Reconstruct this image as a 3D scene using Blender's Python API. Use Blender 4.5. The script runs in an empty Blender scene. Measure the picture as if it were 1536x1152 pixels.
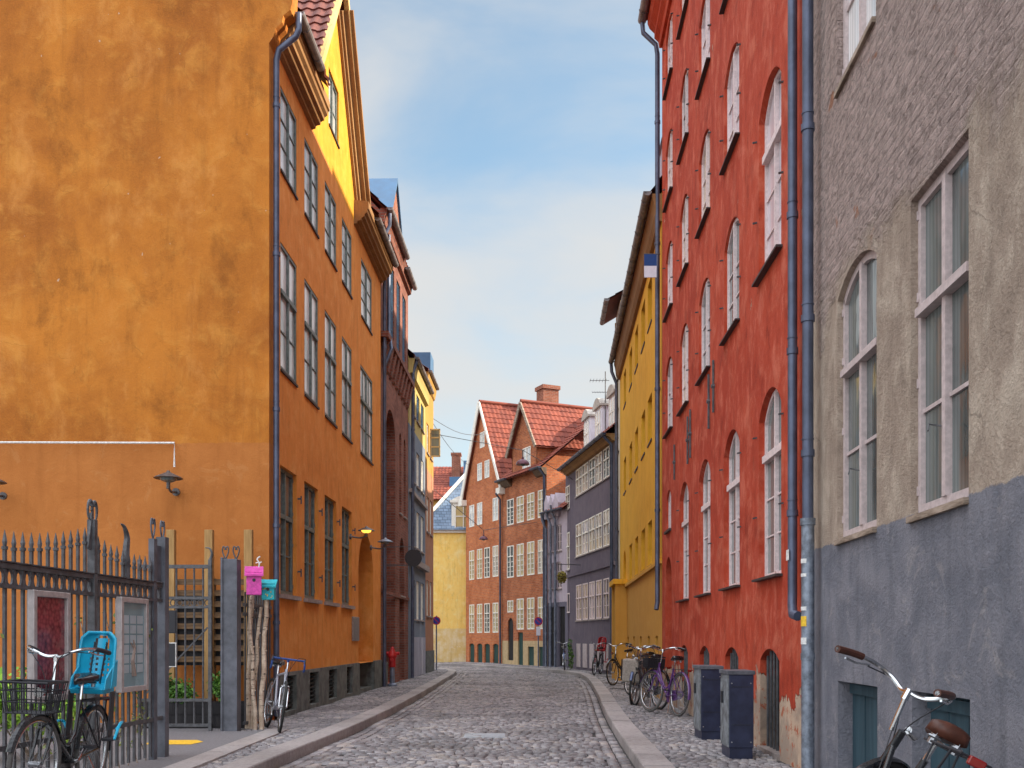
import bpy, math, random
import numpy as np
from mathutils import Vector, Matrix
random.seed(7)
rng = np.random.default_rng(5)
scn = bpy.context.scene
C = scn.collection
R = math.radians
# ------------------------------------------------------------------ camera
FP, HZ, CX, EYE = 1480.0, 958.0, 768.0, 1.35          # focal length in photo pixels, horizon row, centre column, eye height
cam = bpy.data.cameras.new('camera'); cam_o = bpy.data.objects.new('camera', cam); C.objects.link(cam_o)
cam_o.location = (0, 0, EYE); cam_o.rotation_euler = (R(90), 0, 0)
cam.sensor_width = 36; cam.lens = 36*FP/1536; cam.shift_y = (HZ-576)/1536
cam.clip_start = 0.05; cam.clip_end = 1500
scn.camera = cam_o
scn.view_settings.view_transform = 'Standard'; scn.view_settings.look = 'None'
scn.view_settings.exposure = 1.05; scn.view_settings.gamma = 1
# ------------------------------------------------------------------ sky and sun
SUN_EL, SUN_AZ = 29.5, 88.0
SUN_STR, SKY_STR = 4.6, 0.15
W = bpy.data.worlds.new("World"); scn.world = W; W.use_nodes = True
nt = W.node_tree; nt.nodes.clear()
def wn(t, **k):
    n = nt.nodes.new(t)
    for a, b in k.items(): setattr(n, a, b)
    return n
def wl(a, b): nt.links.new(a, b)
def build_world():
    sky = wn('ShaderNodeTexSky', sky_type='NISHITA', sun_disc=False)
    sky.sun_elevation = R(SUN_EL); sky.sun_rotation = R(SUN_AZ); sky.air_density = 1.0; sky.dust_density = 0.6; sky.ozone_density = 1.3
    tc = wn('ShaderNodeTexCoord')
    sep = wn('ShaderNodeSeparateXYZ'); wl(tc.outputs['Generated'], sep.inputs[0])
    mp = wn('ShaderNodeMapping'); mp.inputs['Scale'].default_value = (1.6, 1.6, 4.5); mp.inputs['Location'].default_value = (0.35, 0.1, 0.62)
    wl(tc.outputs['Generated'], mp.inputs[0])
    n1 = wn('ShaderNodeTexNoise'); n1.inputs['Scale'].default_value = 1.9; n1.inputs['Detail'].default_value = 7; n1.inputs['Roughness'].default_value = 0.52; n1.inputs['Distortion'].default_value = 0.35
    wl(mp.outputs[0], n1.inputs[0])
    # how much cloud: added out of view overhead and behind as fill light, thin veil low down in front
    up = wn('ShaderNodeMapRange'); up.inputs[1].default_value = 0.57; up.inputs[2].default_value = 0.82; up.inputs[3].default_value = 0.0; up.inputs[4].default_value = 0.5
    wl(sep.outputs[2], up.inputs[0])
    bk = wn('ShaderNodeMapRange'); bk.inputs[1].default_value = 0.35; bk.inputs[2].default_value = -0.6; bk.inputs[3].default_value = 0.0; bk.inputs[4].default_value = 0.35
    wl(sep.outputs[1], bk.inputs[0])
    lo = wn('ShaderNodeMapRange'); lo.inputs[1].default_value = 0.44; lo.inputs[2].default_value = 0.27; lo.inputs[3].default_value = 0.0; lo.inputs[4].default_value = 0.27
    l2 = wn('ShaderNodeMapRange'); l2.inputs[1].default_value = 0.25; l2.inputs[2].default_value = 0.17; l2.inputs[3].default_value = 0.0; l2.inputs[4].default_value = -0.16
    wl(sep.outputs[2], l2.inputs[0])
    sd_ = wn('ShaderNodeMapRange'); sd_.inputs[1].default_value = 0.03; sd_.inputs[2].default_value = 0.26; sd_.inputs[3].default_value = 0.0; sd_.inputs[4].default_value = 0.16
    ab = wn('ShaderNodeMath', operation='ABSOLUTE'); wl(sep.outputs[0], ab.inputs[0]); wl(ab.outputs[0], sd_.inputs[0])
    wl(sep.outputs[2], lo.inputs[0])
    a1 = wn('ShaderNodeMath', operation='ADD'); wl(n1.outputs[0], a1.inputs[0]); wl(up.outputs[0], a1.inputs[1])
    a2 = wn('ShaderNodeMath', operation='ADD'); wl(a1.outputs[0], a2.inputs[0]); wl(bk.outputs[0], a2.inputs[1])
    a3 = wn('ShaderNodeMath', operation='ADD'); wl(a2.outputs[0], a3.inputs[0]); wl(lo.outputs[0], a3.inputs[1])
    cr = wn('ShaderNodeMapRange', interpolation_type='SMOOTHSTEP'); cr.inputs[1].default_value = 0.34; cr.inputs[2].default_value = 0.86; cr.inputs[3].default_value = 0.16; cr.inputs[4].default_value = 0.90
    a4 = wn('ShaderNodeMath', operation='ADD'); wl(a3.outputs[0], a4.inputs[0]); wl(l2.outputs[0], a4.inputs[1])
    a5 = wn('ShaderNodeMath', operation='ADD'); wl(a4.outputs[0], a5.inputs[0]); wl(sd_.outputs[0], a5.inputs[1]); wl(a5.outputs[0], cr.inputs[0])
    # cloud brightness: low clouds dim and grey, unseen high and rear ones made bright to fill the street
    hb = wn('ShaderNodeMath', operation='ADD'); wl(up.outputs[0], hb.inputs[0]); wl(bk.outputs[0], hb.inputs[1])
    cb = wn('ShaderNodeMixRGB'); cb.inputs[1].default_value = (2.55, 2.5, 2.42, 1); cb.inputs[2].default_value = (10.0, 10.4, 11.2, 1)
    hb2 = wn('ShaderNodeMath', operation='MULTIPLY'); hb2.inputs[1].default_value = 1.6; hb2.use_clamp = True
    wl(hb.outputs[0], hb2.inputs[0]); wl(hb2.outputs[0], cb.inputs[0])
    sc = wn('ShaderNodeVectorMath', operation='MULTIPLY'); sc.inputs[1].default_value = SKY_GAIN
    wl(sky.outputs[0], sc.inputs[0])
    mx = wn('ShaderNodeMixRGB'); wl(cr.outputs[0], mx.inputs[0]); wl(sc.outputs[0], mx.inputs[1]); wl(cb.outputs[0], mx.inputs[2])
    bg = wn('ShaderNodeBackground'); bg.inputs[1].default_value = SKY_STR
    out = wn('ShaderNodeOutputWorld'); wl(mx.outputs[0], bg.inputs[0]); wl(bg.outputs[0], out.inputs[0])
SKY_GAIN = (0.72, 0.86, 0.80)
build_world()
sl = bpy.data.lights.new('sun', 'SUN'); sl.energy = SUN_STR; sl.angle = R(0.6); sl.color = (1.0, 0.86, 0.66)
so = bpy.data.objects.new('sun', sl); C.objects.link(so)
sd = Vector((math.sin(R(SUN_AZ))*math.cos(R(SUN_EL)), math.cos(R(SUN_AZ))*math.cos(R(SUN_EL)), math.sin(R(SUN_EL))))
so.rotation_euler = (-sd).to_track_quat('-Z', 'Y').to_euler(); so.location = (30, -5, 30)

# ------------------------------------------------------------------ materials
class NB:
    """small node-graph helper"""
    def __init__(s, name):
        s.m = bpy.data.materials.new(name); s.m.use_nodes = True
        s.t = s.m.node_tree; s.bs = s.t.nodes['Principled BSDF']; s.out = s.t.nodes['Material Output']
        s.tc = s.n('ShaderNodeTexCoord')
        s.P = s.tc.outputs['Object']
    def n(s, t, **k):
        x = s.t.nodes.new(t)
        for a, b in k.items(): setattr(x, a, b)
        return x
    def l(s, a, b): s.t.links.new(a, b)
    def map(s, scale=(1, 1, 1), loc=(0, 0, 0), src=None):
        x = s.n('ShaderNodeMapping'); x.inputs['Scale'].default_value = scale; x.inputs['Location'].default_value = loc
        s.l(src or s.P, x.inputs[0]); return x.outputs[0]
    def noise(s, scale, detail=4, rough=.55, src=None, dist=0.0):
        x = s.n('ShaderNodeTexNoise'); x.inputs['Scale'].default_value = scale; x.inputs['Detail'].default_value = detail
        x.inputs['Roughness'].default_value = rough; x.inputs['Distortion'].default_value = dist
        s.l(src or s.P, x.inputs[0]); return x.outputs[0]
    def rng(s, v, a, b, c=0., d=1.):
        x = s.n('ShaderNodeMapRange'); x.interpolation_type = 'SMOOTHSTEP'
        for i, q in enumerate((a, b, c, d)): x.inputs[i+1].default_value = q
        s.l(v, x.inputs[0]); return x.outputs[0]
    def math(s, op, a, b=None, clamp=False):
        x = s.n('ShaderNodeMath', operation=op); x.use_clamp = clamp
        for i, q in enumerate((a, b)):
            if q is None: continue
            if isinstance(q, (int, float)): x.inputs[i].default_value = q
            else: s.l(q, x.inputs[i])
        return x.outputs[0]
    def mix(s, f, a, b, mode='MIX'):
        x = s.n('ShaderNodeMixRGB', blend_type=mode)
        for i, q in enumerate((f, a, b)):
            if isinstance(q, (int, float)): x.inputs[i].default_value = q
            elif isinstance(q, tuple): x.inputs[i].default_value = q if len(q) == 4 else q+(1,)
            else: s.l(q, x.inputs[i])
        return x.outputs[0]
    def bump(s, h, strength, dist, prev=None):
        x = s.n('ShaderNodeBump'); x.inputs['Strength'].default_value = strength; x.inputs['Distance'].default_value = dist
        s.l(h, x.inputs['Height'])
        if prev is not None: s.l(prev, x.inputs['Normal'])
        return x.outputs[0]
    def sep(s, src=None):
        x = s.n('ShaderNodeSeparateXYZ'); s.l(src or s.P, x.inputs[0]); return x.outputs
    def comb(s, a, b, c):
        x = s.n('ShaderNodeCombineXYZ')
        for i, q in enumerate((a, b, c)):
            if isinstance(q, (int, float)): x.inputs[i].default_value = q
            else: s.l(q, x.inputs[i])
        return x.outputs[0]
    def fin(s, col, rough=.8, nrm=None, metal=0., spec=.3, coat=0.):
        b = s.bs
        for nm, q in (('Base Color', col), ('Roughness', rough), ('Metallic', metal), ('Specular IOR Level', spec), ('Coat Weight', coat)):
            if isinstance(q, (int, float)): b.inputs[nm].default_value = q
            elif isinstance(q, tuple): b.inputs[nm].default_value = q if len(q) == 4 else q+(1,)
            else: s.l(q, b.inputs[nm])
        if nrm is not None: s.l(nrm, b.inputs['Normal'])
        return s.m

def simple(name, col, rough=.6, metal=0., var=.12, scale=9., bump=.0, spec=.4, coat=0.):
    s = NB(name); n = s.noise(scale, 5, .6)
    d = tuple(c*(1-var) for c in col); u = tuple(min(1, c*(1+var)) for c in col)
    c = s.mix(s.rng(n, .3, .7), d, u)
    r = s.rng(n, .2, .8, rough*.85, min(1, rough*1.15))
    nr = s.bump(n, 1, bump) if bump else None
    return s.fin(c, r, nr, metal, spec, coat)

def plaster(name, a, b, c, z_low=None, low=None, patch=0.5, bump=.012, streak=.5, rough_top=None, peel=None, chips=0.0, fine=1.0, cracks=0.0, bscale=4.2, dark=1.0):
    """limewashed render: three tones a,b,c in cloudy patches, rain streaks, trowel relief"""
    s = NB(name); X, Y, Z = s.sep()
    wv = s.comb(s.math('ADD', X, Y), 0.0, Z)
    big = s.noise(.42, 6, .62, wv, .6)
    mid = s.noise(2.1, 7, .66, wv, .4)
    blot = s.noise(bscale, 10, .72, s.map((1, 1, .6), src=wv), .15)
    st = s.noise(1.0, 6, .6, s.map((5.5, 5.5, .55), src=wv), .3)
    fin = s.noise(38, 5, .7, wv)
    col = s.mix(s.rng(big, .34, .66), a, b)
    col = s.mix(s.math('MULTIPLY', s.rng(mid, .47, .72), patch), col, c)
    col = s.mix(s.math('MULTIPLY', s.rng(blot, .50, .68), patch*.65), col, tuple(min(.9, q*1.12+.03) for q in c))
    col = s.mix(s.math('MULTIPLY', s.rng(blot, .49, .33), min(1, patch*.65*dark)), col, tuple(q*.58 for q in a))
    col = s.mix(s.math('MULTIPLY', s.rng(st, .5, .78), streak), col, tuple(q*.55 for q in a))
    col = s.mix(s.math('MULTIPLY', s.rng(fin, .35, .75), .22), col, tuple(min(1, q*1.35) for q in b))
    dots = s.noise(7.5, 2, .5, wv)
    if chips: col = s.mix(s.math('MULTIPLY', s.rng(dots, .74, .77), chips), col, (.55, .45, .35))
    if cracks:
        vo = s.n('ShaderNodeTexVoronoi', feature='DISTANCE_TO_EDGE'); vo.inputs['Scale'].default_value = .55
        nv = s.n('ShaderNodeTexNoise'); nv.inputs['Scale'].default_value = 3.0; nv.inputs['Detail'].default_value = 6; s.l(wv, nv.inputs[0])
        va = s.n('ShaderNodeVectorMath', operation='MULTIPLY_ADD'); s.l(nv.outputs['Color'], va.inputs[0]); va.inputs[1].default_value = (.55, .0, .55); s.l(wv, va.inputs[2]); s.l(va.outputs[0], vo.inputs[0])
        ck = s.math('MULTIPLY', s.rng(vo.outputs['Distance'], .0, .006, 1, 0), s.rng(mid, .5, .6))
        col = s.mix(s.math('MULTIPLY', ck, cracks), col, tuple(q*.35 for q in a))
    h = s.math('ADD', s.math('ADD', s.math('MULTIPLY', mid, .8), s.math('MULTIPLY', blot, .5)), s.math('MULTIPLY', fin, .25*fine))
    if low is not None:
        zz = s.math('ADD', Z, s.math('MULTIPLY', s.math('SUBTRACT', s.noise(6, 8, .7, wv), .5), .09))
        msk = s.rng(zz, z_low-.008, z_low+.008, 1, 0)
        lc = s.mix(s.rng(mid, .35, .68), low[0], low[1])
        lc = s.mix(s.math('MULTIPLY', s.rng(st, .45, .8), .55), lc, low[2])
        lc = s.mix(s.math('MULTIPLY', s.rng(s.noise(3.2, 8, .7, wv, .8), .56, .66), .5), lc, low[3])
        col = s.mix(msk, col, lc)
    nb = s.bump(h, 1, bump)
    if rough_top is not None:                      # coarse bare masonry showing under the wash higher up
        br = s.n('ShaderNodeTexBrick'); br.offset = .5
        s.l(s.comb(s.math('ADD', s.math('ADD', X, Y), s.math('MULTIPLY', mid, .06)), s.math('ADD', Z, s.math('MULTIPLY', mid, .05)), 0.0), br.inputs[0])
        br.inputs['Scale'].default_value = 1; br.inputs['Brick Width'].default_value = .23; br.inputs['Row Height'].default_value = .075
        br.inputs['Mortar Size'].default_value = .012; br.inputs['Mortar Smooth'].default_value = .8
        br.inputs['Color1'].default_value = (1, 1, 1, 1); br.inputs['Color2'].default_value = (.6, .6, .6, 1); br.inputs['Mortar'].default_value = (0, 0, 0, 1)
        tmask = s.rng(s.math('ADD', s.math('ADD', Z, s.math('MULTIPLY', X, rough_top[1])), s.math('MULTIPLY', s.noise(1.1, 7, .68, wv, .4), 1.9)), rough_top[0]+.5, rough_top[0]+1.0)
        rc = s.noise(8, 8, .72, s.map((1, 1, 1.9), src=wv), .9)
        hh = s.math('ADD', s.math('MULTIPLY', br.outputs['Color'], .35), s.math('MULTIPLY', rc, 1.3))
        nb2 = s.bump(s.math('MULTIPLY', hh, tmask), 1, .06, nb); nb = nb2
        rcol = s.mix(s.rng(rc, .34, .62), tuple(q for q in rough_top[2]), rough_top[3])
        rcol = s.mix(s.math('MULTIPLY', s.rng(s.noise(2.6, 3, .5, wv), .64, .68), .8), rcol, rough_top[4])
        col = s.mix(s.math('MULTIPLY', tmask, .85), col, rcol)
    if peel is not None:                           # paint gone near the ground
        pn = s.math('ADD', s.noise(2.3, 6, .62, s.map((1, 1, .7), src=wv), .5), s.rng(Z, .25, peel, .31, -.15))
        pm = s.rng(pn, .545, .565)
        pc = s.mix(s.rng(mid, .4, .6), (.55, .40, .29), (.36, .27, .21))
        pc = s.mix(s.rng(s.noise(6, 5, .7, wv), .55, .62), pc, (.42, .12, .06))
        col = s.mix(pm, col, pc)
        nb = s.bump(s.math('SUBTRACT', 1, pm), 1, .02, nb)
    return s.fin(col, s.rng(fin, .3, .7, .8, .95), nb, spec=.2)

def brick(name, c1, c2, mortar, z_low=None, low=None, warm=None):
    s = NB(name); X, Y, Z = s.sep()
    q = s.comb(s.math('ADD', X, Y), Z, 0.0)
    br = s.n('ShaderNodeTexBrick'); br.offset = .5; s.l(q, br.inputs[0])
    br.inputs['Scale'].default_value = 1; br.inputs['Brick Width'].default_value = .24; br.inputs['Row Height'].default_value = .078
    br.inputs['Mortar Size'].default_value = .009; br.inputs['Bias'].default_value = -.1
    br.inputs['Color1'].default_value = c1+(1,); br.inputs['Color2'].default_value = c2+(1,); br.inputs['Mortar'].default_value = mortar+(1,)
    n = s.noise(.9, 6, .65); n2 = s.noise(5, 5, .7)
    col = s.mix(s.math('MULTIPLY', s.rng(n, .42, .7), .6), br.outputs[0], tuple(v*.5 for v in c1))
    col = s.mix(s.math('MULTIPLY', s.rng(n2, .5, .75), .55), col, tuple(min(1, v*1.5) for v in c2))
    if low is not None: col = s.mix(s.rng(Z, z_low-.02, z_low+.02, 1, 0), col, s.mix(s.rng(n2, .3, .7), low, tuple(v*.75 for v in low)))
    nb = s.bump(s.math('ADD', s.math('MULTIPLY', br.outputs['Fac'], -1), n2), 1, .012)
    return s.fin(col, .88, nb, spec=.2)

def wood(name, a, b, sc=(14, 14, 1.5)):
    s = NB(name); n = s.noise(1, 7, .65, s.map(sc), .4)
    return s.fin(s.mix(s.rng(n, .35, .68), a, b), .7, s.bump(n, 1, .004))

def glass(name, base, curtain_or_reflection=None, rough=.03, ior=1.5, wavy=.006):
    s = NB(name); X, Y, Z = s.sep()
    n = s.noise(.9, 3, .5); w = s.noise(2.2, 3, .5, s.map((1, 1, .5)))
    col = s.mix(s.rng(n, .3, .7), base, tuple(q*.45 for q in base))
    if curtain_or_reflection:  # second tone: curtains in some panes, painted reflections in others
        fold = s.n('ShaderNodeTexWave'); fold.inputs['Scale'].default_value = 5.5; fold.inputs['Distortion'].default_value = 3; fold.inputs['Detail'].default_value = 2
        s.l(s.map((1, 1, .05)), fold.inputs[0])
        cc = s.mix(fold.outputs[0], tuple(q*.72 for q in curtain_or_reflection), curtain_or_reflection)
        col = s.mix(s.rng(s.noise(1.4, 2, .5, s.map((1, 1, .25))), .36, .52), col, cc)
    s.bs.inputs['IOR'].default_value = ior
    return s.fin(col, rough, s.bump(w, 1, wavy), spec=.6, coat=.0)

def stone_mat(name, lo, hi, warm, gloss=.55):
    s = NB(name)
    at = s.n('ShaderNodeAttribute', attribute_name='tone'); t = at.outputs['Fac']
    n = s.noise(16, 6, .7); g = s.noise(90, 3, .6); bg = s.noise(.55, 5, .6)
    col = s.mix(t, lo, hi)
    col = s.mix(s.rng(t, .88, .92, 0, .3), col, warm)
    col = s.mix(s.math('MULTIPLY', s.rng(n, .45, .75), .45), col, tuple(q*.55 for q in lo))
    col = s.mix(s.math('MULTIPLY', s.rng(g, .5, .8), .3), col, tuple(min(1, q*1.6) for q in hi))
    col = s.mix(s.math('MULTIPLY', s.rng(bg, .42, .68), .6), col, tuple(q*.5 for q in lo))
    col = s.mix(s.math('MULTIPLY', s.rng(s.noise(1.7, 5, .65), .55, .72), .4), col, (.34, .29, .22))
    r = s.rng(n, .3, .75, gloss*.7, gloss*1.35)
    return s.fin(col, r, s.bump(s.math('ADD', n, s.math('MULTIPLY', g, .3)), 1, .006), spec=.5)

def tile_mat(name, a, b, c):
    s = NB(name); at = s.n('ShaderNodeAttribute', attribute_name='tone'); t = at.outputs['Fac']
    n = s.noise(2.5, 6, .7); m = s.noise(30, 3, .6)
    col = s.mix(t, a, b)
    col = s.mix(s.math('MULTIPLY', s.rng(n, .5, .72), .6), col, c)
    col = s.mix(s.math('MULTIPLY', s.rng(m, .5, .8), .25), col, tuple(min(1, q*1.5) for q in b))
    return s.fin(col, .75, s.bump(m, 1, .004), spec=.3)

M = {}
M['orange'] = plaster('orange_limewash', (.62, .220, .042), (.70, .26, .052), (.74, .36, .11), patch=.6, bump=.018, streak=.45, chips=.5)
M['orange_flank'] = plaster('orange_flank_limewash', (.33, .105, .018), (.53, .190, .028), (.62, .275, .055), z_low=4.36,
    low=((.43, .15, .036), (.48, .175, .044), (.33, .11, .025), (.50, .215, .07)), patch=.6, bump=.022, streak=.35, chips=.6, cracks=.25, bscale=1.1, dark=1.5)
M['gable_yellow'] = plaster('yellow_gable_limewash', (.56, .245, .022), (.63, .30, .026), (.70, .38, .06), patch=.6, bump=.014, streak=.4)
M['cornice'] = plaster('cornice_stucco', (.24, .125, .05), (.33, .19, .08), (.16, .08, .04), patch=.7, bump=.008, streak=.5)
M['verge'] = plaster('verge_stucco', (.52, .36, .14), (.64, .48, .22), (.4, .26, .1), patch=.5)
M['red'] = plaster('red_limewash', (.36, .042, .020), (.46, .066, .030), (.56, .145, .085), patch=.9, bump=.024, streak=.55, cracks=.2, bscale=2.8, dark=1.3, peel=1.25, chips=.25)
M['red_reveal'] = M['red']
M['grey'] = plaster('grey_beige_render', (.37, .285, .225), (.48, .38, .30), (.60, .50, .40), z_low=2.16, cracks=.5,
    low=((.19, .195, .23), (.29, .285, .32), (.11, .115, .135), (.42, .385, .38)), patch=.9, bump=.075, streak=.5,
    rough_top=(4.45, .0, (.35, .265, .24), (.76, .585, .54), (.52, .19, .08)), fine=1.6)
M['ochre'] = plaster('ochre_limewash', (.70, .35, .030), (.78, .41, .035), (.78, .46, .07), z_low=2.96,
    low=((.60, .31, .06), (.64, .34, .07), (.5, .25, .05), (.66, .37, .1)), patch=.5, bump=.01)
M['purple'] = plaster('purple_grey_render', (.115, .095, .125), (.145, .12, .15), (.17, .145, .165), patch=.5, bump=.01, streak=.5)
M['lilac'] = plaster('lilac_render', (.42, .36, .42), (.50, .43, .48), (.36, .32, .38), z_low=2.95, low=((.14, .13, .17), (.16, .15, .19), (.1, .1, .12), (.2, .19, .22)), patch=.5)
M['pale'] = plaster('pale_green_render', (.52, .50, .40), (.60, .57, .46), (.45, .46, .40), patch=.5)
M['cream'] = plaster('cream_render', (.90, .57, .14), (.92, .63, .19), (.92, .76, .40), patch=.6, bump=.008, z_low=1.9, low=((.72, .50, .18), (.80, .66, .42), (.55, .36, .12), (.85, .75, .6)))  # golden tone of reflected sunlight is put into the wall colour
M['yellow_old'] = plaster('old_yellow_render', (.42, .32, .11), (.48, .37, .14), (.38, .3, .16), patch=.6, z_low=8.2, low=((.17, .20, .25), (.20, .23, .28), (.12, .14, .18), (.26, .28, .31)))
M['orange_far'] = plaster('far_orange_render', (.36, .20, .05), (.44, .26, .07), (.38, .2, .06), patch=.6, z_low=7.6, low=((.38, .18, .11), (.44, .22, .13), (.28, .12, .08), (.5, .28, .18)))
M['brick_dark'] = brick('dark_brick', (.20, .065, .045), (.30, .11, .075), (.20, .16, .14))
M['brick_red'] = brick('red_brick', (.50, .135, .048), (.62, .21, .075), (.40, .24, .17))
M['brick_red2'] = brick('brown_red_brick', (.36, .10, .042), (.55, .18, .07), (.38, .24, .16), 1.25, (.62, .46, .26))
M['brick_chim'] = brick('chimney_brick', (.24, .07, .04), (.32, .11, .06), (.35, .25, .2))
M['tile_red'] = tile_mat('red_clay_tile', (.15, .034, .022), (.25, .060, .034), (.08, .026, .022))
M['tile_brown'] = tile_mat('brown_clay_tile', (.12, .042, .034), (.22, .075, .055), (.07, .03, .03))
def slate_mat():
    s = NB('blue_slate'); X, Y, Z = s.sep(); br = s.n('ShaderNodeTexBrick'); s.l(s.comb(s.math('ADD', X, s.math('MULTIPLY', Y, .3)), Z, 0.0), br.inputs[0])
    br.inputs['Scale'].default_value = 1; br.inputs['Brick Width'].default_value = .28; br.inputs['Row Height'].default_value = .17; br.inputs['Mortar Size'].default_value = .012
    br.inputs['Color1'].default_value = (.10, .15, .22, 1); br.inputs['Color2'].default_value = (.17, .24, .34, 1); br.inputs['Mortar'].default_value = (.05, .07, .10, 1)
    n = s.noise(1.2, 5, .6); return s.fin(s.mix(s.math('MULTIPLY', s.rng(n, .4, .7), .5), br.outputs[0], (.24, .31, .42)), .6, s.bump(br.outputs['Fac'], 1, -.01))
M['slate'] = slate_mat()
M['blue_metal'] = simple('blue_sheet_metal', (.055, .13, .24), .6, .0, .15, 3)
M['zinc'] = simple('zinc', (.20, .23, .30), .42, .55, .3, 6, .002)
M['zinc_old'] = simple('worn_galvanised_zinc', (.22, .25, .30), .5, .5, .4, 12, .003)
M['pipe'] = simple('painted_pipe', (.085, .100, .15), .42, .35, .25, 5, .001)
M['gutter'] = simple('weathered_gutter', (.22, .20, .20), .5, .45, .35, 6, .003)
M['fascia'] = wood('dark_fascia_wood', (.08, .055, .04), (.20, .13, .08))
M['green_frame'] = simple('grey_green_paint', (.13, .16, .15), .5, 0, .3, 14, .002)
M['pink_frame'] = simple('pinkish_white_paint', (.70, .58, .57), .55, 0, .12, 25, .003)
M['pink_worn'] = simple('flaking_pinkish_paint', (.52, .43, .42), .65, 0, .14, 22, .004)
M['white_frame'] = simple('white_paint', (.78, .74, .66), .5, 0, .1, 20)
M['blue_frame'] = simple('blue_paint', (.06, .13, .22), .5, 0, .2, 20)
M['sill_dark'] = simple('dark_sill', (.045, .035, .035), .6, 0, .3, 20, .003)
M['sill_wood'] = wood('weathered_sill_wood', (.14, .10, .07), (.42, .33, .26), (3, 3, 30))
M['sill_stone'] = simple('stone_sill', (.30, .25, .23), .8, 0, .3, 12, .004)
M['plinth'] = simple('grey_plinth', (.125, .135, .125), .85, 0, .4, 5, .012)
M['vent'] = simple('dark_vent', (.018, .024, .026), .5, .2, .3, 10)
M['teal_door'] = wood('teal_boards', (.028, .060, .080), (.045, .090, .115), (9, 9, 1.2))
M['green_door'] = wood('green_boards', (.018, .05, .045), (.03, .075, .065))
M['dark_door'] = wood('dark_door', (.012, .011, .013), (.03, .027, .028))
M['grey_door'] = wood('grey_green_door', (.13, .135, .115), (.20, .20, .17))
M['pale_door'] = wood('pale_boards', (.30, .30, .36), (.44, .43, .50))
M['g_dark'] = glass('window_glass_dark', (.035, .045, .05))
M['g_sky'] = glass('window_glass_painted_sky', (.45, .49, .50), (.92, .93, .93), .20, 2.7)  # near-white of reflected sky painted into the pane colour
M['g_low'] = glass('window_glass_street', (.05, .06, .06), (.16, .17, .16))
M['g_curt'] = glass('window_glass_curtain', (.045, .06, .06), (.20, .24, .235), .04)
M['g_old'] = glass('window_glass_old', (.03, .038, .038), (.17, .20, .195), .06, 1.6, .007)  # lighter second tone paints pale reflections into the old glass
M['g_mix'] = glass('window_glass_painted_reflection', (.10, .12, .17), (.72, .58, .42), .08)  # peach and blue reflections painted into the pane colour
M['g_pink'] = glass('window_glass_pinkish', (.30, .29, .34), (.78, .70, .74), .08)  # pinkish reflection of walls and sky painted into the pane
M['g_warm'] = glass('window_glass_warm', (.25, .2, .1), (.66, .50, .24), .06)
M['iron'] = simple('grey_iron', (.080, .080, .086), .5, .0, .35, 15, .003)
M['iron_post'] = simple('painted_steel_post', (.10, .105, .125), .5, .0, .3, 6, .002)
M['black'] = simple('black_paint', (.010, .011, .014), .28, .0, .3, 12, 0, .5, .4)
M['rubber'] = simple('tyre_rubber', (.022, .022, .022), .8, 0, .3, 30)
M['rubber_grey'] = simple('dusty_tyre', (.10, .095, .09), .85, 0, .3, 30)
M['chrome'] = simple('chrome', (.62, .64, .66), .18, 1, .1, 8)
M['steel'] = simple('dull_steel', (.35, .36, .38), .35, .9, .2, 20)
M['leather'] = simple('brown_leather', (.075, .024, .014), .45, 0, .3, 18, .002)
M['purple_paint'] = simple('purple_bike_paint', (.10, .03, .17), .3, 0, .15, 10, 0, .5, .5)
M['blue_bike'] = simple('blue_bike_paint', (.02, .05, .16), .3, 0, .2, 10, 0, .5, .5)
M['white_bike'] = simple('white_bike_paint', (.36, .37, .43), .3, 0, .1, 10, 0, .5, .5)
M['blue_tape'] = simple('blue_bar_tape', (.02, .06, .22), .6)
M['cyan'] = simple('cyan_plastic', (.015, .40, .62), .35, 0, .08, 10, 0, .5)
M['cyan_box'] = simple('turquoise_paint', (.02, .42, .48), .6, 0, .2, 20)
M['pink_box'] = simple('magenta_paint', (.62, .07, .36), .6, 0, .2, 20)
M['red_paint'] = simple('red_enamel', (.42, .018, .020), .35, 0, .2, 12)
M['red_lens'] = simple('red_reflector', (.20, .007, .006), .15, 0, .1, 12, 0, .7)
M['navy'] = simple('navy_cabinet', (.020, .026, .058), .42, 0, .25, 7, .001)
M['cab_side'] = simple('worn_cabinet_side', (.17, .185, .20), .65, 0, .55, 11, .003)
M['cab_lid'] = simple('cabinet_lid', (.10, .11, .13), .55, 0, .4, 9, .001)
M['dormer_lead'] = simple('dormer_lead_roof', (.42, .38, .34), .7, 0, .2, 6)
M['bag'] = simple('beige_canvas', (.32, .28, .24), .85, 0, .2, 30, .004)
M['case'] = simple('poster_case_aluminium', (.46, .41, .40), .45, .3, .15, 15)
M['birch_leaf'] = None
M['asphalt'] = simple('asphalt', (.16, .15, .155), .85, 0, .25, 40, .004)
M['yellow_line'] = simple('yellow_road_paint', (.75, .45, .03), .7, 0, .2, 30)
M['timber'] = wood('raw_timber', (.30, .17, .06), (.48, .29, .11))
M['slat'] = wood('brown_slats', (.09, .05, .025), (.20, .12, .06), (2, 2, 20))
M['ground'] = simple('ground_earth', (.10, .09, .08), .95, 0, .3, 2)
M['joint'] = simple('sandy_joint', (.05, .045, .043), .95, 0, .4, 12, .01)
M['setts'] = stone_mat('road_setts', (.125, .115, .122), (.40, .37, .375), (.48, .37, .26), .42)
M['pave'] = stone_mat('pavement_setts', (.16, .15, .16), (.40, .37, .37), (.45, .36, .27), .6)
M['granite'] = stone_mat('granite_kerb', (.30, .27, .26), (.42, .38, .37), (.44, .36, .31), .62)
M['lamp_shade'] = simple('lamp_enamel', (.12, .11, .11), .45, .4, .25, 12)
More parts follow.
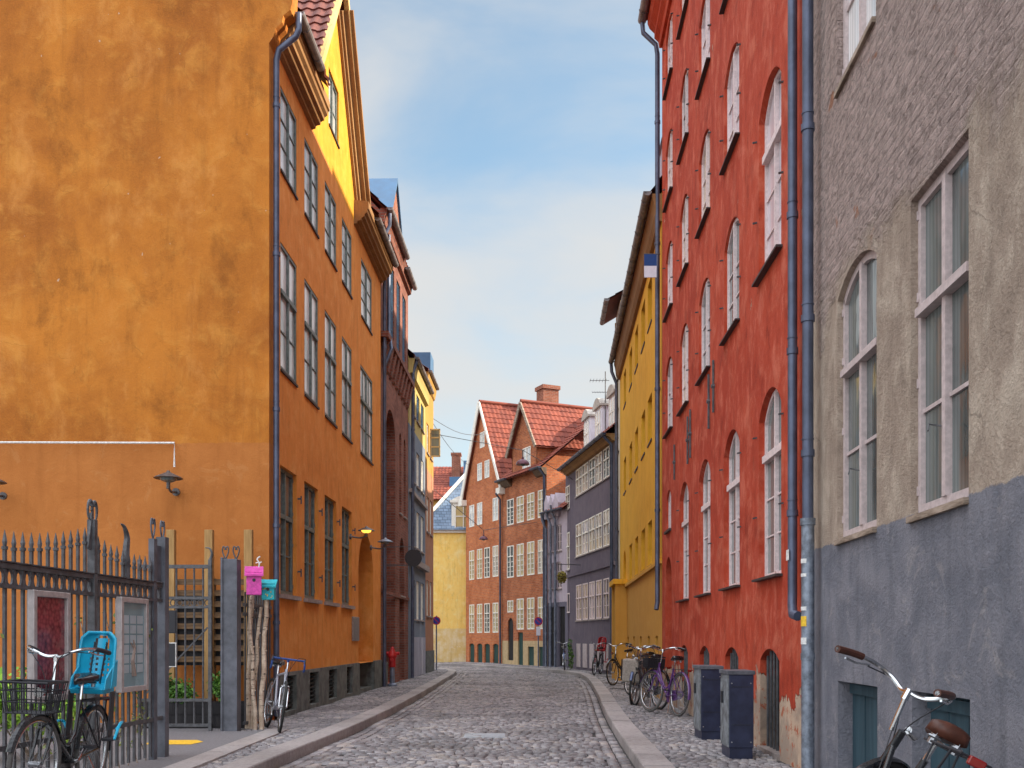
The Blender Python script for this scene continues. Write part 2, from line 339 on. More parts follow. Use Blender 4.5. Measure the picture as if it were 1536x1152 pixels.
M['lamp_red'] = simple('dark_red_enamel', (.09, .02, .035), .3, .2, .2, 12)
M['bark'] = None

def emis(name, col, e):
    s = NB(name); s.bs.inputs['Emission Color'].default_value = col+(1,); s.bs.inputs['Emission Strength'].default_value = e
    return s.fin(col, .4)
M['amber'] = emis('lit_amber_glass', (1.0, .50, .06), 1.3)

def birch():
    s = NB('birch_bark'); X, Y, Z = s.sep()
    n = s.noise(1, 5, .7, s.map((6, 6, 38)), .5); m = s.noise(9, 4, .6)
    c = s.mix(s.rng(m, .35, .65), (.45, .33, .24), (.66, .53, .41)); c = s.mix(s.rng(n, .57, .63), c, (.04, .03, .03))
    return s.fin(c, .8, s.bump(n, 1, .006))
M['birch'] = birch()
def leafm(name, a, b):
    s = NB(name); at = s.n('ShaderNodeAttribute', attribute_name='tone')
    s.bs.inputs['Subsurface Weight'].default_value = 0
    return s.fin(s.mix(at.outputs['Fac'], a, b), .55)
M['leaf'] = leafm('leaf_green', (.03, .10, .02), (.14, .28, .04))
M['leaf_bright'] = leafm('leaf_bright_green', (.14, .34, .03), (.42, .62, .08))
M['leaf_ivy'] = leafm('leaf_ivy', (.06, .10, .025), (.30, .34, .08))
M['flower'] = leafm('flower_ball', (.14, .13, .03), (.48, .38, .08))
def poster_red():
    s = NB('rose_poster'); X, Y, Z = s.sep()
    v = s.n('ShaderNodeTexVoronoi'); v.inputs['Scale'].default_value = 26; s.l(s.P, v.inputs[0])
    n = s.noise(12, 5, .7)
    c = s.mix(v.outputs['Distance'], (.40, .075, .09), (.07, .006, .016))
    c = s.mix(s.rng(n, .52, .62, 0, .7), c, (.30, .10, .10))
    lowm = s.rng(Z, .02, .26, 1, 0)
    sp = s.noise(9, 3, .6)
    c = s.mix(s.math('MULTIPLY', lowm, s.rng(sp, .56, .59)), c, (.62, .52, .54))
    c = s.mix(s.math('MULTIPLY', lowm, s.rng(s.noise(5, 2, .5, s.map(loc=(3, 2, 1))), .52, .55)), c, (.02, .02, .03))
    return s.fin(c, .25, spec=.5)
M['poster_red'] = poster_red()
M['poster_blue'] = simple('pale_blue_notice', (.22, .34, .38), .25, 0, .12, 4)
M['paper'] = simple('notice_paper', (.40, .48, .52), .4, 0, .1, 8)
M['tree_ink'] = simple('notice_brown_drawing', (.32, .24, .20), .5)
M['sign_blue'] = simple('sign_blue', (.02, .04, .30), .4, 0, .05)
M['sign_red'] = simple('sign_red', (.50, .01, .03), .4, 0, .05)
M['flag_blue'] = simple('flag_blue', (.015, .06, .22), .7, 0, .1)
M['flag_white'] = simple('flag_white', (.72, .72, .80), .7, 0, .05)
M['white'] = simple('white_sticker', (.72, .72, .70), .6, 0, .2, 30)
M['sticker_y'] = simple('yellow_sticker', (.80, .50, .04), .6, 0, .2, 30)
M['chalk'] = simple('black_board', (.02, .02, .025), .5)

# ------------------------------------------------------------------ mesh builder
class MB:
    def __init__(s): s.v, s.f, s.m, s.t = [], [], [], []
    def add(s, vs, fs, mat=0, tone=None):
        o = len(s.v); s.v += [tuple(p) for p in vs]; s.f += [tuple(i+o for i in f) for f in fs]; s.m += [mat]*len(fs)
        s.t += [0.5 if tone is None else tone]*len(vs)
    def box(s, x0, x1, y0, y1, z0, z1, mat=0):
        if x0 > x1: x0, x1 = x1, x0
        if y0 > y1: y0, y1 = y1, y0
        s.add([(x0, y0, z0), (x1, y0, z0), (x1, y1, z0), (x0, y1, z0), (x0, y0, z1), (x1, y0, z1), (x1, y1, z1), (x0, y1, z1)],
              [(3, 2, 1, 0), (4, 5, 6, 7), (0, 1, 5, 4), (1, 2, 6, 5), (2, 3, 7, 6), (3, 0, 4, 7)], mat)
    def beam(s, a, b, w, h, mat=0, up=(0, 0, 1)):
        a, b = Vector(a), Vector(b); d = (b-a).normalized(); u = Vector(up)
        if abs(d.dot(u)) > .98: u = Vector((1, 0, 0))
        r = d.cross(u).normalized(); u = r.cross(d).normalized()
        vs = [p+r*w/2*i+u*h/2*j for p in (a, b) for i, j in ((-1, -1), (1, -1), (1, 1), (-1, 1))]
        s.add(vs, [(3, 2, 1, 0), (4, 5, 6, 7), (0, 1, 5, 4), (1, 2, 6, 5), (2, 3, 7, 6), (3, 0, 4, 7)], mat)
    def tube(s, pts, r, seg=8, mat=0, closed=False, cap=True):
        P = [Vector(p) for p in pts]; n = len(P); rr = r if isinstance(r, (list, tuple)) else [r]*n
        rings = []; prev = None
        for i in range(n):
            if closed: d = (P[(i+1) % n]-P[i-1])
            else: d = P[min(i+1, n-1)]-P[max(i-1, 0)]
            d.normalize()
            u = prev if prev is not None else (Vector((0, 0, 1)) if abs(d.z) < .9 else Vector((1, 0, 0)))
            a = d.cross(u)
            if a.length < 1e-4: a = d.cross(Vector((0, 1, 0)))
            a.normalize(); u = a.cross(d).normalized(); prev = u
            rings.append([P[i]+(a*math.cos(t)+u*math.sin(t))*rr[i] for t in [2*math.pi*k/seg for k in range(seg)]])
        vs = [p for q in rings for p in q]; fs = []
        for i in range(n if closed else n-1):
            j = (i+1) % n
            for k in range(seg):
                fs.append((i*seg+k, i*seg+(k+1) % seg, j*seg+(k+1) % seg, j*seg+k))
        if cap and not closed: fs += [tuple(range(seg))[::-1], tuple((n-1)*seg+k for k in range(seg))]
        s.add(vs, fs, mat)
    def lathe(s, prof, c=(0, 0, 0), seg=20, mat=0, sy=1.):
        vs, fs = [], []
        for r, z in prof:
            for k in range(seg):
                t = 2*math.pi*k/seg; vs.append((c[0]+r*math.cos(t), c[1]+sy*r*math.sin(t), c[2]+z))
        for i in range(len(prof)-1):
            for k in range(seg): fs.append((i*seg+k, i*seg+(k+1) % seg, (i+1)*seg+(k+1) % seg, (i+1)*seg+k))
        fs += [tuple(range(seg))[::-1], tuple((len(prof)-1)*seg+k for k in range(seg))]
        s.add(vs, fs, mat)
    def prism(s, poly, axis, a, b, mat=0):
        """poly of 2-D points; axis 0: (y,z) along x, 1: (x,z) along y, 2: (x,y) along z"""
        n = len(poly)
        def q(p, t): return (t, p[0], p[1]) if axis == 0 else ((p[0], t, p[1]) if axis == 1 else (p[0], p[1], t))
        vs = [q(p, a) for p in poly]+[q(p, b) for p in poly]
        s.add(vs, [tuple(range(n))[::-1], tuple(range(n, 2*n))]+[(i, (i+1) % n, n+(i+1) % n, n+i) for i in range(n)], mat)
    def quad(s, a, b, c, d, mat=0, tone=None): s.add([a, b, c, d], [(0, 1, 2, 3)], mat, tone)
    def mesh(s, name, mats, smooth=False, fix=True):
        me = bpy.data.meshes.new(name); me.from_pydata(s.v, [], s.f); me.validate(clean_customdata=False) if False else None
        for m in mats: me.materials.append(m)
        me.polygons.foreach_set('material_index', s.m)
        if fix:
            import bmesh
            bm = bmesh.new(); bm.from_mesh(me); bmesh.ops.recalc_face_normals(bm, faces=bm.faces[:]); bm.to_mesh(me); bm.free()
        at = me.attributes.new('tone', 'FLOAT', 'POINT'); at.data.foreach_set('value', s.t)
        if smooth:
            me.polygons.foreach_set('use_smooth', [True]*len(me.polygons))
            if smooth != 'all': me.set_sharp_from_angle(angle=R(38))
        me.update(); return me
    def build(s, name, mats, parent=None, smooth=False, bevel=0, loc=None, fix=True):
        if not isinstance(mats, (list, tuple)): mats = [mats]
        return link(name, s.mesh(name, mats, smooth, fix), parent, loc, bevel)
def link(name, me, parent=None, loc=None, bevel=0, rot=None):
    o = bpy.data.objects.new(name, me); C.objects.link(o)
    if parent: o.parent = parent
    if loc: o.location = loc
    if rot: o.rotation_euler = rot
    if bevel:
        b = o.modifiers.new('bevel', 'BEVEL'); b.width = bevel; b.segments = 2; b.limit_method = 'ANGLE'
    return o
def tag(o, label, cat, group=None):
    o['label'] = label; o['category'] = cat
    if group: o['group'] = group
    return o
def thing(name, label, cat, loc=(0, 0, 0), rot=(0, 0, 0), group=None):
    o = bpy.data.objects.new(name, None); C.objects.link(o); o.empty_display_size = .3
    o.location = loc; o.rotation_euler = rot; return tag(o, label, cat, group)
def struct(o, kind='structure'): o['kind'] = kind; return o
def pw(Y, px, py): return ((px-CX)/FP*Y, Y, EYE-(py-HZ)/FP*Y)     # where a sight line meets the plane at depth Y

# ------------------------------------------------------------------ ground, road, pavements
def interp(pts, y):
    if y <= pts[0][1]: return pts[0][0]
    for (x0, y0), (x1, y1) in zip(pts, pts[1:]):
        if y <= y1: return x0+(x1-x0)*(y-y0)/(y1-y0)
    return pts[-1][0]
def smoothpts(pts, n=6):
    """Catmull-Rom through the points"""
    out = []
    for i in range(len(pts)-1):
        p0 = Vector(pts[max(i-1, 0)]); p1 = Vector(pts[i]); p2 = Vector(pts[i+1]); p3 = Vector(pts[min(i+2, len(pts)-1)])
        for k in range(n):
            t = k/n; out.append(tuple(.5*((2*p1)+(p2-p0)*t+(2*p0-5*p1+4*p2-p3)*t*t+(3*p1-p0-3*p2+p3)*t**3)))
    out.append(tuple(pts[-1])); return out
KL = smoothpts([(-2.72, -4), (-2.6, 6), (-2.47, 10.3), (-2.24, 14.6), (-2.10, 21), (-2.08, 30), (-2.10, 36.5), (-2.35, 39.6), (-3.3, 41.8), (-5.2, 43.4), (-12, 47.5)])
KR = smoothpts([(1.15, -4), (1.20, 6), (1.30, 10.3), (1.57, 16.3), (1.95, 22.5), (2.29, 28.9), (2.42, 33.0), (2.25, 36.4), (1.41, 39.9), (-1.93, 47.0), (-3.2, 48.9), (-12, 55)])
OX = -4.16; OM = .0284
WL = [(OX+OM*-4, -4), (OX+OM*38.5, 38.5), (-12, 38.6), (-12, 60)]
WR = [(2.258-.22, -4), (2.77, 9.23), (3.09, 20.3), (3.59, 32.8), (3.70, 34.7), (2.40, 42.4), (1.55, 44.4), (-2.42, 52.8), (-12, 53.5)]
def offs(pts, d):
    out = []
    for i in range(len(pts)):
        a = Vector(pts[max(i-1, 0)]); b = Vector(pts[min(i+1, len(pts)-1)]); t = (b-a).normalized()
        out.append((pts[i][0]-t.y*d, pts[i][1]+t.x*d))
    return out
KLo, KRo = offs(KL, .30), offs(KR, -.30)
TEMPL = []
for j, v in enumerate((-1, -.83, .83, 1)):
    for i, u in enumerate((-1, -.83, .83, 1)):
        edge = (abs(u) == 1)+(abs(v) == 1)
        k = (.93 if edge == 2 else 1)
        TEMPL.append((u*k, v*k, -.030 if edge else 0.0))
TEMPL = np.array(TEMPL); TF = np.array([(j*4+i, j*4+i+1, j*4+i+5, j*4+i+4) for j in range(3) for i in range(3)])
def setts_mesh(name, stones, mat):
    """stones: rows of cx, cy, hx, hy, angle, z"""
    S = np.array(stones); n = len(S); T = TEMPL
    S[:, 5] += .010*np.sin(S[:, 0]*2.3+S[:, 1]*.7)*np.sin(S[:, 1]*.9-S[:, 0]*.8)+.006*np.sin(S[:, 1]*2.1+S[:, 0]*3.1)
    px = T[None, :, 0]*S[:, 2:3]; py = T[None, :, 1]*S[:, 3:4]
    px = px+rng.normal(0, .003, px.shape); py = py+rng.normal(0, .003, py.shape)
    ca, sa = np.cos(S[:, 4:5]), np.sin(S[:, 4:5])
    X = S[:, 0:1]+px*ca-py*sa; Yy = S[:, 1:2]+px*sa+py*ca
    tx = rng.normal(0, .022, (n, 1)); ty = rng.normal(0, .022, (n, 1))
    Z = S[:, 5:6]+T[None, :, 2]+rng.normal(0, .003, (n, 1))+px*tx+py*ty+rng.normal(0, .0012, px.shape)
    V = np.stack([X, Yy, Z], -1).reshape(-1, 3).astype(np.float32)
    F = (TF[None]+(np.arange(n)*16)[:, None, None]).reshape(-1, 4).astype(np.int32)
    me = bpy.data.meshes.new(name); me.vertices.add(len(V)); me.vertices.foreach_set('co', V.ravel())
    me.loops.add(F.size); me.loops.foreach_set('vertex_index', F.ravel())
    me.polygons.add(len(F)); me.polygons.foreach_set('loop_start', np.arange(0, F.size, 4, dtype=np.int32)); me.polygons.foreach_set('loop_total', np.full(len(F), 4, dtype=np.int32))
    me.update(); me.validate()
    at = me.attributes.new('tone', 'FLOAT', 'POINT'); at.data.foreach_set('value', np.repeat(rng.random(n), 16).astype(np.float32))
    me.polygons.foreach_set('use_smooth', [True]*len(F)); me.materials.append(mat)
    o = bpy.data.objects.new(name, me); C.objects.link(o); return o
def rows(xl, xr, y0, y1, wx, wy, z, gap=.012, wob=.03):
    out = []; y = y0; k = 0
    while y < y1:
        h = wy*random.uniform(.88, 1.14)
        if y > 24: h *= 1.25
        a, b = xl(y), xr(y); x = a-random.random()*wx
        while x < b:
            w = wx*random.uniform(.72, 1.3)*(1.25 if y > 24 else 1)
            cx = x+w/2
            if a+.02 < cx < b-.02 and (cx-w/2 > a-.05) and (cx+w/2 < b+.05):
                cy = y+h/2+wob*math.sin(cx*1.7+y*.23)+random.gauss(0, .004)
                out.append((cx, cy, w/2-gap/2, h/2-gap/2, random.gauss(0, .035)-.03, z+.02*math.cos((cx+.5)*.7)))
            x += w
        y += h; k += 1
    return out
def along(pts, d0, w, ln, z, y0, y1, n):
    """n courses laid along a kerb line, starting d0 from it"""
    out = []
    for c in range(n):
        q = offs(pts, d0+w*(c+.5)); i = 0
        acc = random.random()*ln; seglen = []
        for a, b in zip(q, q[1:]):
            L = math.hypot(b[0]-a[0], b[1]-a[1]); t = acc
            while t < L:
                l = ln*random.uniform(.8, 1.25)
                x = a[0]+(b[0]-a[0])*t/L; y = a[1]+(b[1]-a[1])*t/L
                if y0 < y < y1: out.append((x, y, abs(w)/2-.006, l/2-.007, math.atan2(b[1]-a[1], b[0]-a[0])-math.pi/2+random.gauss(0, .02), z))
                t += l
            acc = t-L
    return out
def build_ground():
    m = MB(); m.quad((-400, -400, -.06), (400, -400, -.06), (400, 900, -.06), (-400, 900, -.06)); struct(m.build('ground', M['ground']))
    m = MB(); ys = np.arange(-4, 56, 1.0)
    for a, b in zip(ys, ys[1:]):
        m.quad((interp(KL, a)-.1, a, -.015), (interp(KR, a)+.1, a, -.015), (interp(KR, b)+.1, b, -.015), (interp(KL, b)-.1, b, -.015))
    base = struct(m.build('road_bed', M['joint'], fix=False))
    W3 = .36
    st = along(KL, -.02, -.13, .19, .006, 6.5, 38, 3)+along(KR, .02, .13, .19, .006, 6.5, 33, 2)
    def xl(y): return interp(KL, y)+(.42 if y < 38 else .05)
    def xr(y): return interp(KR, y)-(.265 if y < 33 else .05)
    st += rows(xl, xr, 6.5, 50, .118, .094, .008, .014)
    struct(setts_mesh('road', st, M['setts']))
    for nm, xa, xb, y1 in (('pavement', lambda y: interp(WL, y)+.0, lambda y: interp(KLo, y)-.01, 47), ('pavement', lambda y: interp(KRo, y)+.01, lambda y: interp(WR, y)-.0, 53.4)):
        m = MB()
        for a, b in zip(ys, ys[1:]):
            if b > y1+1: break
            m.quad((xa(a)-.05, a, .075), (xb(a)+.05, a, .075), (xb(b)+.05, b, .075), (xa(b)-.05, b, .075))
        struct(m.build('pavement_bed', M['joint'], fix=False))
        s2 = rows(xa, xb, 3.0, y1, .10, .085, .10, .012, .015)
        if xa(0) < 0: s2 = [q for q in s2 if not (9.15 < q[1] < 13.6 and q[0] < -3.17)]
        struct(setts_mesh(nm, s2, M['pave']))
    # granite kerbs: real 0.12 m step, stones about a metre long
    for pts, d in ((KL, .30), (KR, -.30)):
        m = MB(); acc = []; L = 0; q = offs(pts, d)
        cum = [0]
        for a, b in zip(pts, pts[1:]): cum.append(cum[-1]+math.hypot(b[0]-a[0], b[1]-a[1]))
        def at(P, s):
            for i in range(len(cum)-1):
                if s <= cum[i+1]:
                    t = (s-cum[i])/(cum[i+1]-cum[i]); return (P[i][0]+(P[i+1][0]-P[i][0])*t, P[i][1]+(P[i+1][1]-P[i][1])*t)
            return P[-1]
        s = 5.0
        while s < cum[-1]-1.2:
            l = random.uniform(.85, 1.35); e = s+l-.012; tn = random.random()*.8; dz = random.gauss(0, .003)
            N = 4; top = []
            for k in range(N+1):
                u = s+(e-s)*k/N; a = at(pts, u); b = at(q, u)
                cx, cy = (a[0]+b[0])/2, (a[1]+b[1])/2
                ea = (a[0]+(cx-a[0])*.06, a[1]+(cy-a[1])*.06); eb = (b[0]+(cx-b[0])*.05, b[1]+(cy-b[1])*.05)
                top.append([(a[0], a[1], -.05), (a[0], a[1], .108+dz), (ea[0], ea[1], .121+dz), (eb[0], eb[1], .121+dz), (b[0], b[1], .110+dz), (b[0], b[1], -.05)])
            vs = [p for r in top for p in r]; fs = []
            for k in range(N):
                for j in range(5): fs.append((k*6+j, k*6+j+1, (k+1)*6+j+1, (k+1)*6+j))
            fs += [tuple(range(6)), tuple(N*6+j for j in range(6))]
            m.add(vs, fs, 0, tn); s += l
        struct(m.build('kerb', M['granite'], bevel=0))
    # driveway into the yard behind the gate and the yard floor
    m = MB(); m.quad((-14, -2, .05), (-4.02, -2, .05), (-3.86, 15.4, .05), (-14, 15.4, .05)); struct(m.build('yard_floor', M['asphalt']))
    m = MB(); m.add([(-4.6, 9.2, .104), (-3.40, 9.2, .104), (-3.30, 10.0, .104), (-3.30, 13.3, .104), (-3.8, 13.3, .104), (-4.6, 13.3, .104)], [(0, 1, 2, 3, 4, 5)]); struct(m.build('driveway', M['asphalt']))
    m = MB(); y = 9.2
    while y < 13.5:
        l = random.uniform(.55, .85); k = len(m.v); m.box(-3.34, -3.06, y, min(13.6, y+l-.012), .02, .113+random.gauss(0, .002)); m.t[k:] = [random.random()]*8; y += l
    struct(m.build('flagstone_strip', M['granite']))
    m = MB(); m.add([(-4.35, 11.6, .108), (-3.78, 11.6, .108), (-3.72, 11.9, .108), (-3.86, 12.1, .108), (-4.35, 12.1, .108)], [(0, 1, 2, 3, 4)]); struct(m.build('yellow_road_marking', M['yellow_line']))
    m = MB(); m.box(-.68, -.06, 13.15, 13.75, -.02, .034, 0)
    for k in range(7): m.box(-.65, -.09, 13.2+k*.075, 13.24+k*.075, .034, .039, 0)
    tag(m.build('manhole_cover', M['steel'], bevel=.004), 'rectangular ribbed metal manhole cover set in the cobbled road', 'manhole cover')
build_ground()

# ------------------------------------------------------------------ façade kit
class Facade:
    """vertical wall plane from A (near end) to B (far end); side +1: street lies to its left, -1: to its right.
    local x runs along the wall, local y*side points to the street"""
    def __init__(s, A, B, side):
        s.A, s.B, s.o = Vector(A), Vector(B), side
        d = s.B-s.A; s.L = d.length; s.d = d/s.L; s.rz = math.atan2(s.d.y, s.d.x)
    def s(s_, px):
        t = (px-CX)/FP; return (t*s_.A.y-s_.A.x)/(s_.d.x-t*s_.d.y)
    def Y(s, px): return s.A.y+s.s(px)*s.d.y
    def sY(s, Y): return (Y-s.A.y)/s.d.y
    def root(s, name, label, cat, group=None): return thing(name, label, cat, (s.A.x, s.A.y, 0), (0, 0, s.rz), group)
def arc_pts(s0, s1, zt, r, N=10):
    if r <= 0: return [(s0, zt), (s1, zt)]
    w = s1-s0; Rr = (w*w/4+r*r)/(2*r); c = (s0+s1)/2; cz = zt-Rr; a = math.asin(min(1, w/2/Rr))
    if r > w/2-.001: Rr = w/2; cz = zt-r; a = math.pi/2
    return [(c+Rr*math.sin(-a+2*a*k/N), cz+(Rr if r <= w/2 else Rr)*math.cos(-a+2*a*k/N)*(1 if r <= w/2+.001 else r/Rr)) for k in range(N+1)]
def wall(o, s0, s1, z0, top, holes, depth=.14, mb=None, mat=0, body=0, ends=(True, True)):
    """front sheet with real openings and reveals. top: number or polyline [(s,z)]; holes: (s0,s1,zb,zt,rise[,depth])"""
    m = mb or MB()
    tp = [(s0, top), (s1, top)] if isinstance(top, (int, float)) else top
    def T(x):
        for (a, za), (b, zb) in zip(tp, tp[1:]):
            if a-1e-9 <= x <= b+1e-9: return za+(zb-za)*(x-a)/(b-a) if b > a else za
        return tp[-1][1]
    hs = [h if len(h) > 5 else tuple(h)+(depth,) for h in holes]
    xs = sorted(set([round(q, 5) for q in [s0, s1]+[p[0] for p in tp]+[h[0] for h in hs]+[h[1] for h in hs]]))
    for a, b in zip(xs, xs[1:]):
        if b-a < 1e-4: continue
        c = (a+b)/2
        iv = sorted([(h[2], h[3]) for h in hs if h[0] < c < h[1]]); z = z0
        for zb, zt in iv:
            if zb > z+1e-4: m.quad((a, 0, z), (b, 0, z), (b, 0, zb), (a, 0, zb), mat)
            z = zt
        m.quad((a, 0, z), (b, 0, z), (b, 0, T(b-1e-6)), (a, 0, T(a+1e-6)), mat)
    for h in hs:
        a, b, zb, zt, r, dp = h; D = -o*dp
        sp = zt-r
        m.quad((a, 0, zb), (a, D, zb), (a, D, sp), (a, 0, sp), mat); m.quad((b, 0, zb), (b, D, zb), (b, D, sp), (b, 0, sp), mat)
        m.quad((a, 0, zb), (b, 0, zb), (b, D, zb), (a, D, zb), mat)
        P = arc_pts(a, b, zt, r)
        for p, q in zip(P, P[1:]):
            m.quad((p[0], 0, p[1]), (q[0], 0, q[1]), (q[0], D, q[1]), (p[0], D, p[1]), mat)
            if r > 0: m.quad((p[0], 0, p[1]), (q[0], 0, q[1]), (q[0], 0, zt), (p[0], 0, zt), mat)
    if body:
        D = -o*body; za, zb = T(s0), T(s1)
        if ends[0]: m.quad((s0, 0, z0), (s0, D, z0), (s0, D, za), (s0, 0, za), mat)
        if ends[1]: m.quad((s1, 0, z0), (s1, D, z0), (s1, D, zb), (s1, 0, zb), mat)
        m.quad((s0, D, z0), (s1, D, z0), (s1, D, zb), (s0, D, za), mat)
    return m
WC = {}
def window(F, root, s0, s1, zb, zt, rise=0, depth=.14, cols=2, rows=3, frame='white_frame', pane='g_dark', sill=None, transom=None,
           fw=.05, bar=.022, sproj=.05, arch_cols=None, name='window', hinge=False, sillh=.05, upper_rows=1, tw=.07, tproj=.0):
    """frame with glazing bars, pane and sill; transom: height fraction of the cross bar. Meshes shared between equal windows"""
    w, h, o = s1-s0, zt-zb, F.o
    if isinstance(pane, tuple): pane = random.choice(pane)
    key = (round(w, 2), round(h, 2), round(rise, 2), depth, cols, rows, frame, pane, sill, transom, o, fw, bar, hinge, sproj, upper_rows, tw, tproj)
    if key not in WC:
        W2 = round(w, 2)/2
        m = MB(); D = -o*(depth-.012); T = .05; y0, y1 = D, D+o*T
        sp = h-rise
        m.box(-W2, -W2+fw, y0, y1, 0, sp); m.box(W2-fw, W2, y0, y1, 0, sp); m.box(-W2+fw, W2-fw, y0, y1, 0, fw*1.25)
        P = arc_pts(-W2, W2, h, rise, 8)
        if rise:
            Q = arc_pts(-W2+fw, W2-fw, h-fw, max(.01, rise-fw*.15), 8)
            for i in range(8):
                a, b, c, d = P[i], P[i+1], Q[i+1], Q[i]
                vs = [(a[0], y0, a[1]), (b[0], y0, b[1]), (c[0], y0, c[1]), (d[0], y0, d[1]), (a[0], y1, a[1]), (b[0], y1, b[1]), (c[0], y1, c[1]), (d[0], y1, d[1])]
                m.add(vs, [(3, 2, 1, 0), (4, 5, 6, 7), (0, 1, 5, 4), (2, 3, 7, 6)])
        else: m.box(-W2+fw, W2-fw, y0, y1, h-fw, h)
        def topz(x):
            for (a, za), (b, zb_) in zip(P, P[1:]):
                if a <= x <= b: return za+(zb_-za)*(x-a)/(b-a)-fw*.7
            return h-fw
        yb0, yb1 = D+o*.006, D+o*(T-.012)
        iw = 2*W2-2*fw
        ncas = 2 if cols >= 2 else 1
        # central mullion (meeting stiles) and secondary vertical bars
        for i in range(1, cols):
            x = -W2+fw+iw*i/cols; bw = fw*1.05 if (cols % 2 == 0 and i == cols//2) or cols == 3 and False else bar
            yy = (D+o*.0, D+o*(T+.012)) if bw > bar else (yb0, yb1)
            m.box(x-bw/2, x+bw/2, yy[0], yy[1], fw*1.25, topz(x))
        tz = None
        if transom:
            tz = h*transom; m.box(-W2+fw, W2-fw, D+o*.002, D+o*(T+.02+tproj), tz-tw/2, tz+tw/2)
        lo_h = (tz-tw/2 if tz else (sp if rise else h-fw))-fw*1.25
        for j in range(1, rows):
            z = fw*1.25+lo_h*j/rows; m.box(-W2+fw, W2-fw, yb0+o*.001, yb1-o*.002, z-bar/2, z+bar/2)
        if tz:
            hh = sp-tz-tw/2 if rise else h-fw-tz-tw/2
            for j in range(1, upper_rows):
                z = tz+tw/2+hh*j/upper_rows; m.box(-W2+fw, W2-fw, yb0+o*.001, yb1-o*.002, z-bar/2, z+bar/2)
        if hinge:
            for x in (-W2+.012, W2-.012):
                for z in [h*.08, h*.42]+([tz+.12, h-rise-.1] if tz else [h*.85]):
                    m.box(x-.009, x+.009, D+o*T, D+o*(T+.010), z-.03, z+.03)
        p = MB(); yp = D+o*.02
        poly = [(-W2+.01, .01)]+[(W2-.01, .01)]+[(x, z-.01) for x, z in P[::-1]]
        p.add([(x, yp, z) for x, z in poly], [tuple(range(len(poly)))])
        sm = None
        if sill:
            sm = MB(); sm.box(-W2-.06 if sproj > .04 else -W2, W2+.06 if sproj > .04 else W2, -o*(depth-.07), o*sproj, -sillh, -.004)
        WC[key] = (m.mesh('window', [M[frame]]), p.mesh('pane', [M[pane]]), sm.mesh('sill', [M[sill]]) if sm else None)
    a, b, c = WC[key]
    g = link(name, a, root, ((s0+s1)/2, 0, zb)); link('pane', b, g)
    if c: link('sill', c, g)
    return g
def pipe(root, pts, r=.045, mat='pipe', rings=(), name='downpipe'):
    m = MB(); m.tube(pts, r, 10)
    for z in rings:
        x, y = pts[-1][0], pts[-1][1]
        for a, b in zip(pts, pts[1:]):
            if min(a[2], b[2]) <= z <= max(a[2], b[2]) and abs(a[2]-b[2]) > .5: x, y = a[0], a[1]
        m.tube([(x, y, z-.03), (x, y, z+.03)], r*1.22, 10); m.tube([(x, y, z+.12), (x, y, z+.13)], r*1.12, 10)
    return m.build(name, M[mat], root, smooth=True)
def tiles(m, O, U, V, tw=.24, th=.33, amp=.03, mat=0):
    """pantiles on the parallelogram O, O+U, O+U+V, O+V"""
    O, U, V = Vector(O), Vector(U), Vector(V); nu = max(1, round(U.length/tw)); nv = max(1, round(V.length/th)); N = U.cross(V).normalized()
    if N.z < 0: N = -N
    S = 5
    for j in range(nv):
        for i in range(nu):
            vs = []; tn = random.random()
            for jj in (0, 1):
                for k in range(S+1):
                    u = (i+k/S)/nu; ph = k/S
                    hgt = amp*(.5+.5*math.cos(2*math.pi*(ph-.2)))+(amp*.9 if jj == 0 else 0)
                    vs.append(O+U*u+V*min(1, (j+(jj*1.06))/nv)+N*hgt)
            for k in range(S+1): vs.append(vs[k]-N*amp*1.4)
            fs = [(k, k+1, S+1+k+1, S+1+k) for k in range(S)]+[(k+1, k, 2*(S+1)+k, 2*(S+1)+k+1) for k in range(S)]
            m.add(vs, fs, mat, tn)
def gable_roof(root, o, s0, s1, ze, proj, D, ridge, mat='tile_red', wallmat=None, over=.1, tile=True, name='roof'):
    """ridge parallel to the street"""
    m = MB(); y0 = o*proj; yr = -o*D/2; yb = -o*(D+proj*.5)
    if tile:
        tiles(m, (s0-over, y0, ze), (s1-s0+2*over, 0, 0), (0, yr-y0, ridge-ze)); tiles(m, (s0-over, yb, ze), (s1-s0+2*over, 0, 0), (0, yr-yb, ridge-ze), .5, .6)
    m.quad((s0-over, y0, ze-.03), (s1+over, y0, ze-.03), (s1+over, yr, ridge-.03), (s0-over, yr, ridge-.03))
    m.quad((s0-over, yb, ze-.03), (s1+over, yb, ze-.03), (s1+over, yr, ridge-.03), (s0-over, yr, ridge-.03))
    m.tube([(s0-over, yr, ridge+.02), (s1+over, yr, ridge+.02)], .1, 8)
    r = m.build(name, M[mat], root, smooth=True)
    if wallmat:
        g = MB()
        for s in (s0, s1): g.add([(s, 0, ze-.4), (s, -o*D, ze-.4), (s, -o*D, ze), (s, yr, ridge-.05), (s, 0, ze)], [(0, 1, 2, 3, 4)])
        g.build('gable_wall', M[wallmat], root)
    return r
def cornice(root, o, s0, s1, prof, mat, name='cornice'):
    m = MB(); m.prism([(o*n, z) for n, z in prof], 0, s0, s1); return m.build(name, M[mat], root)
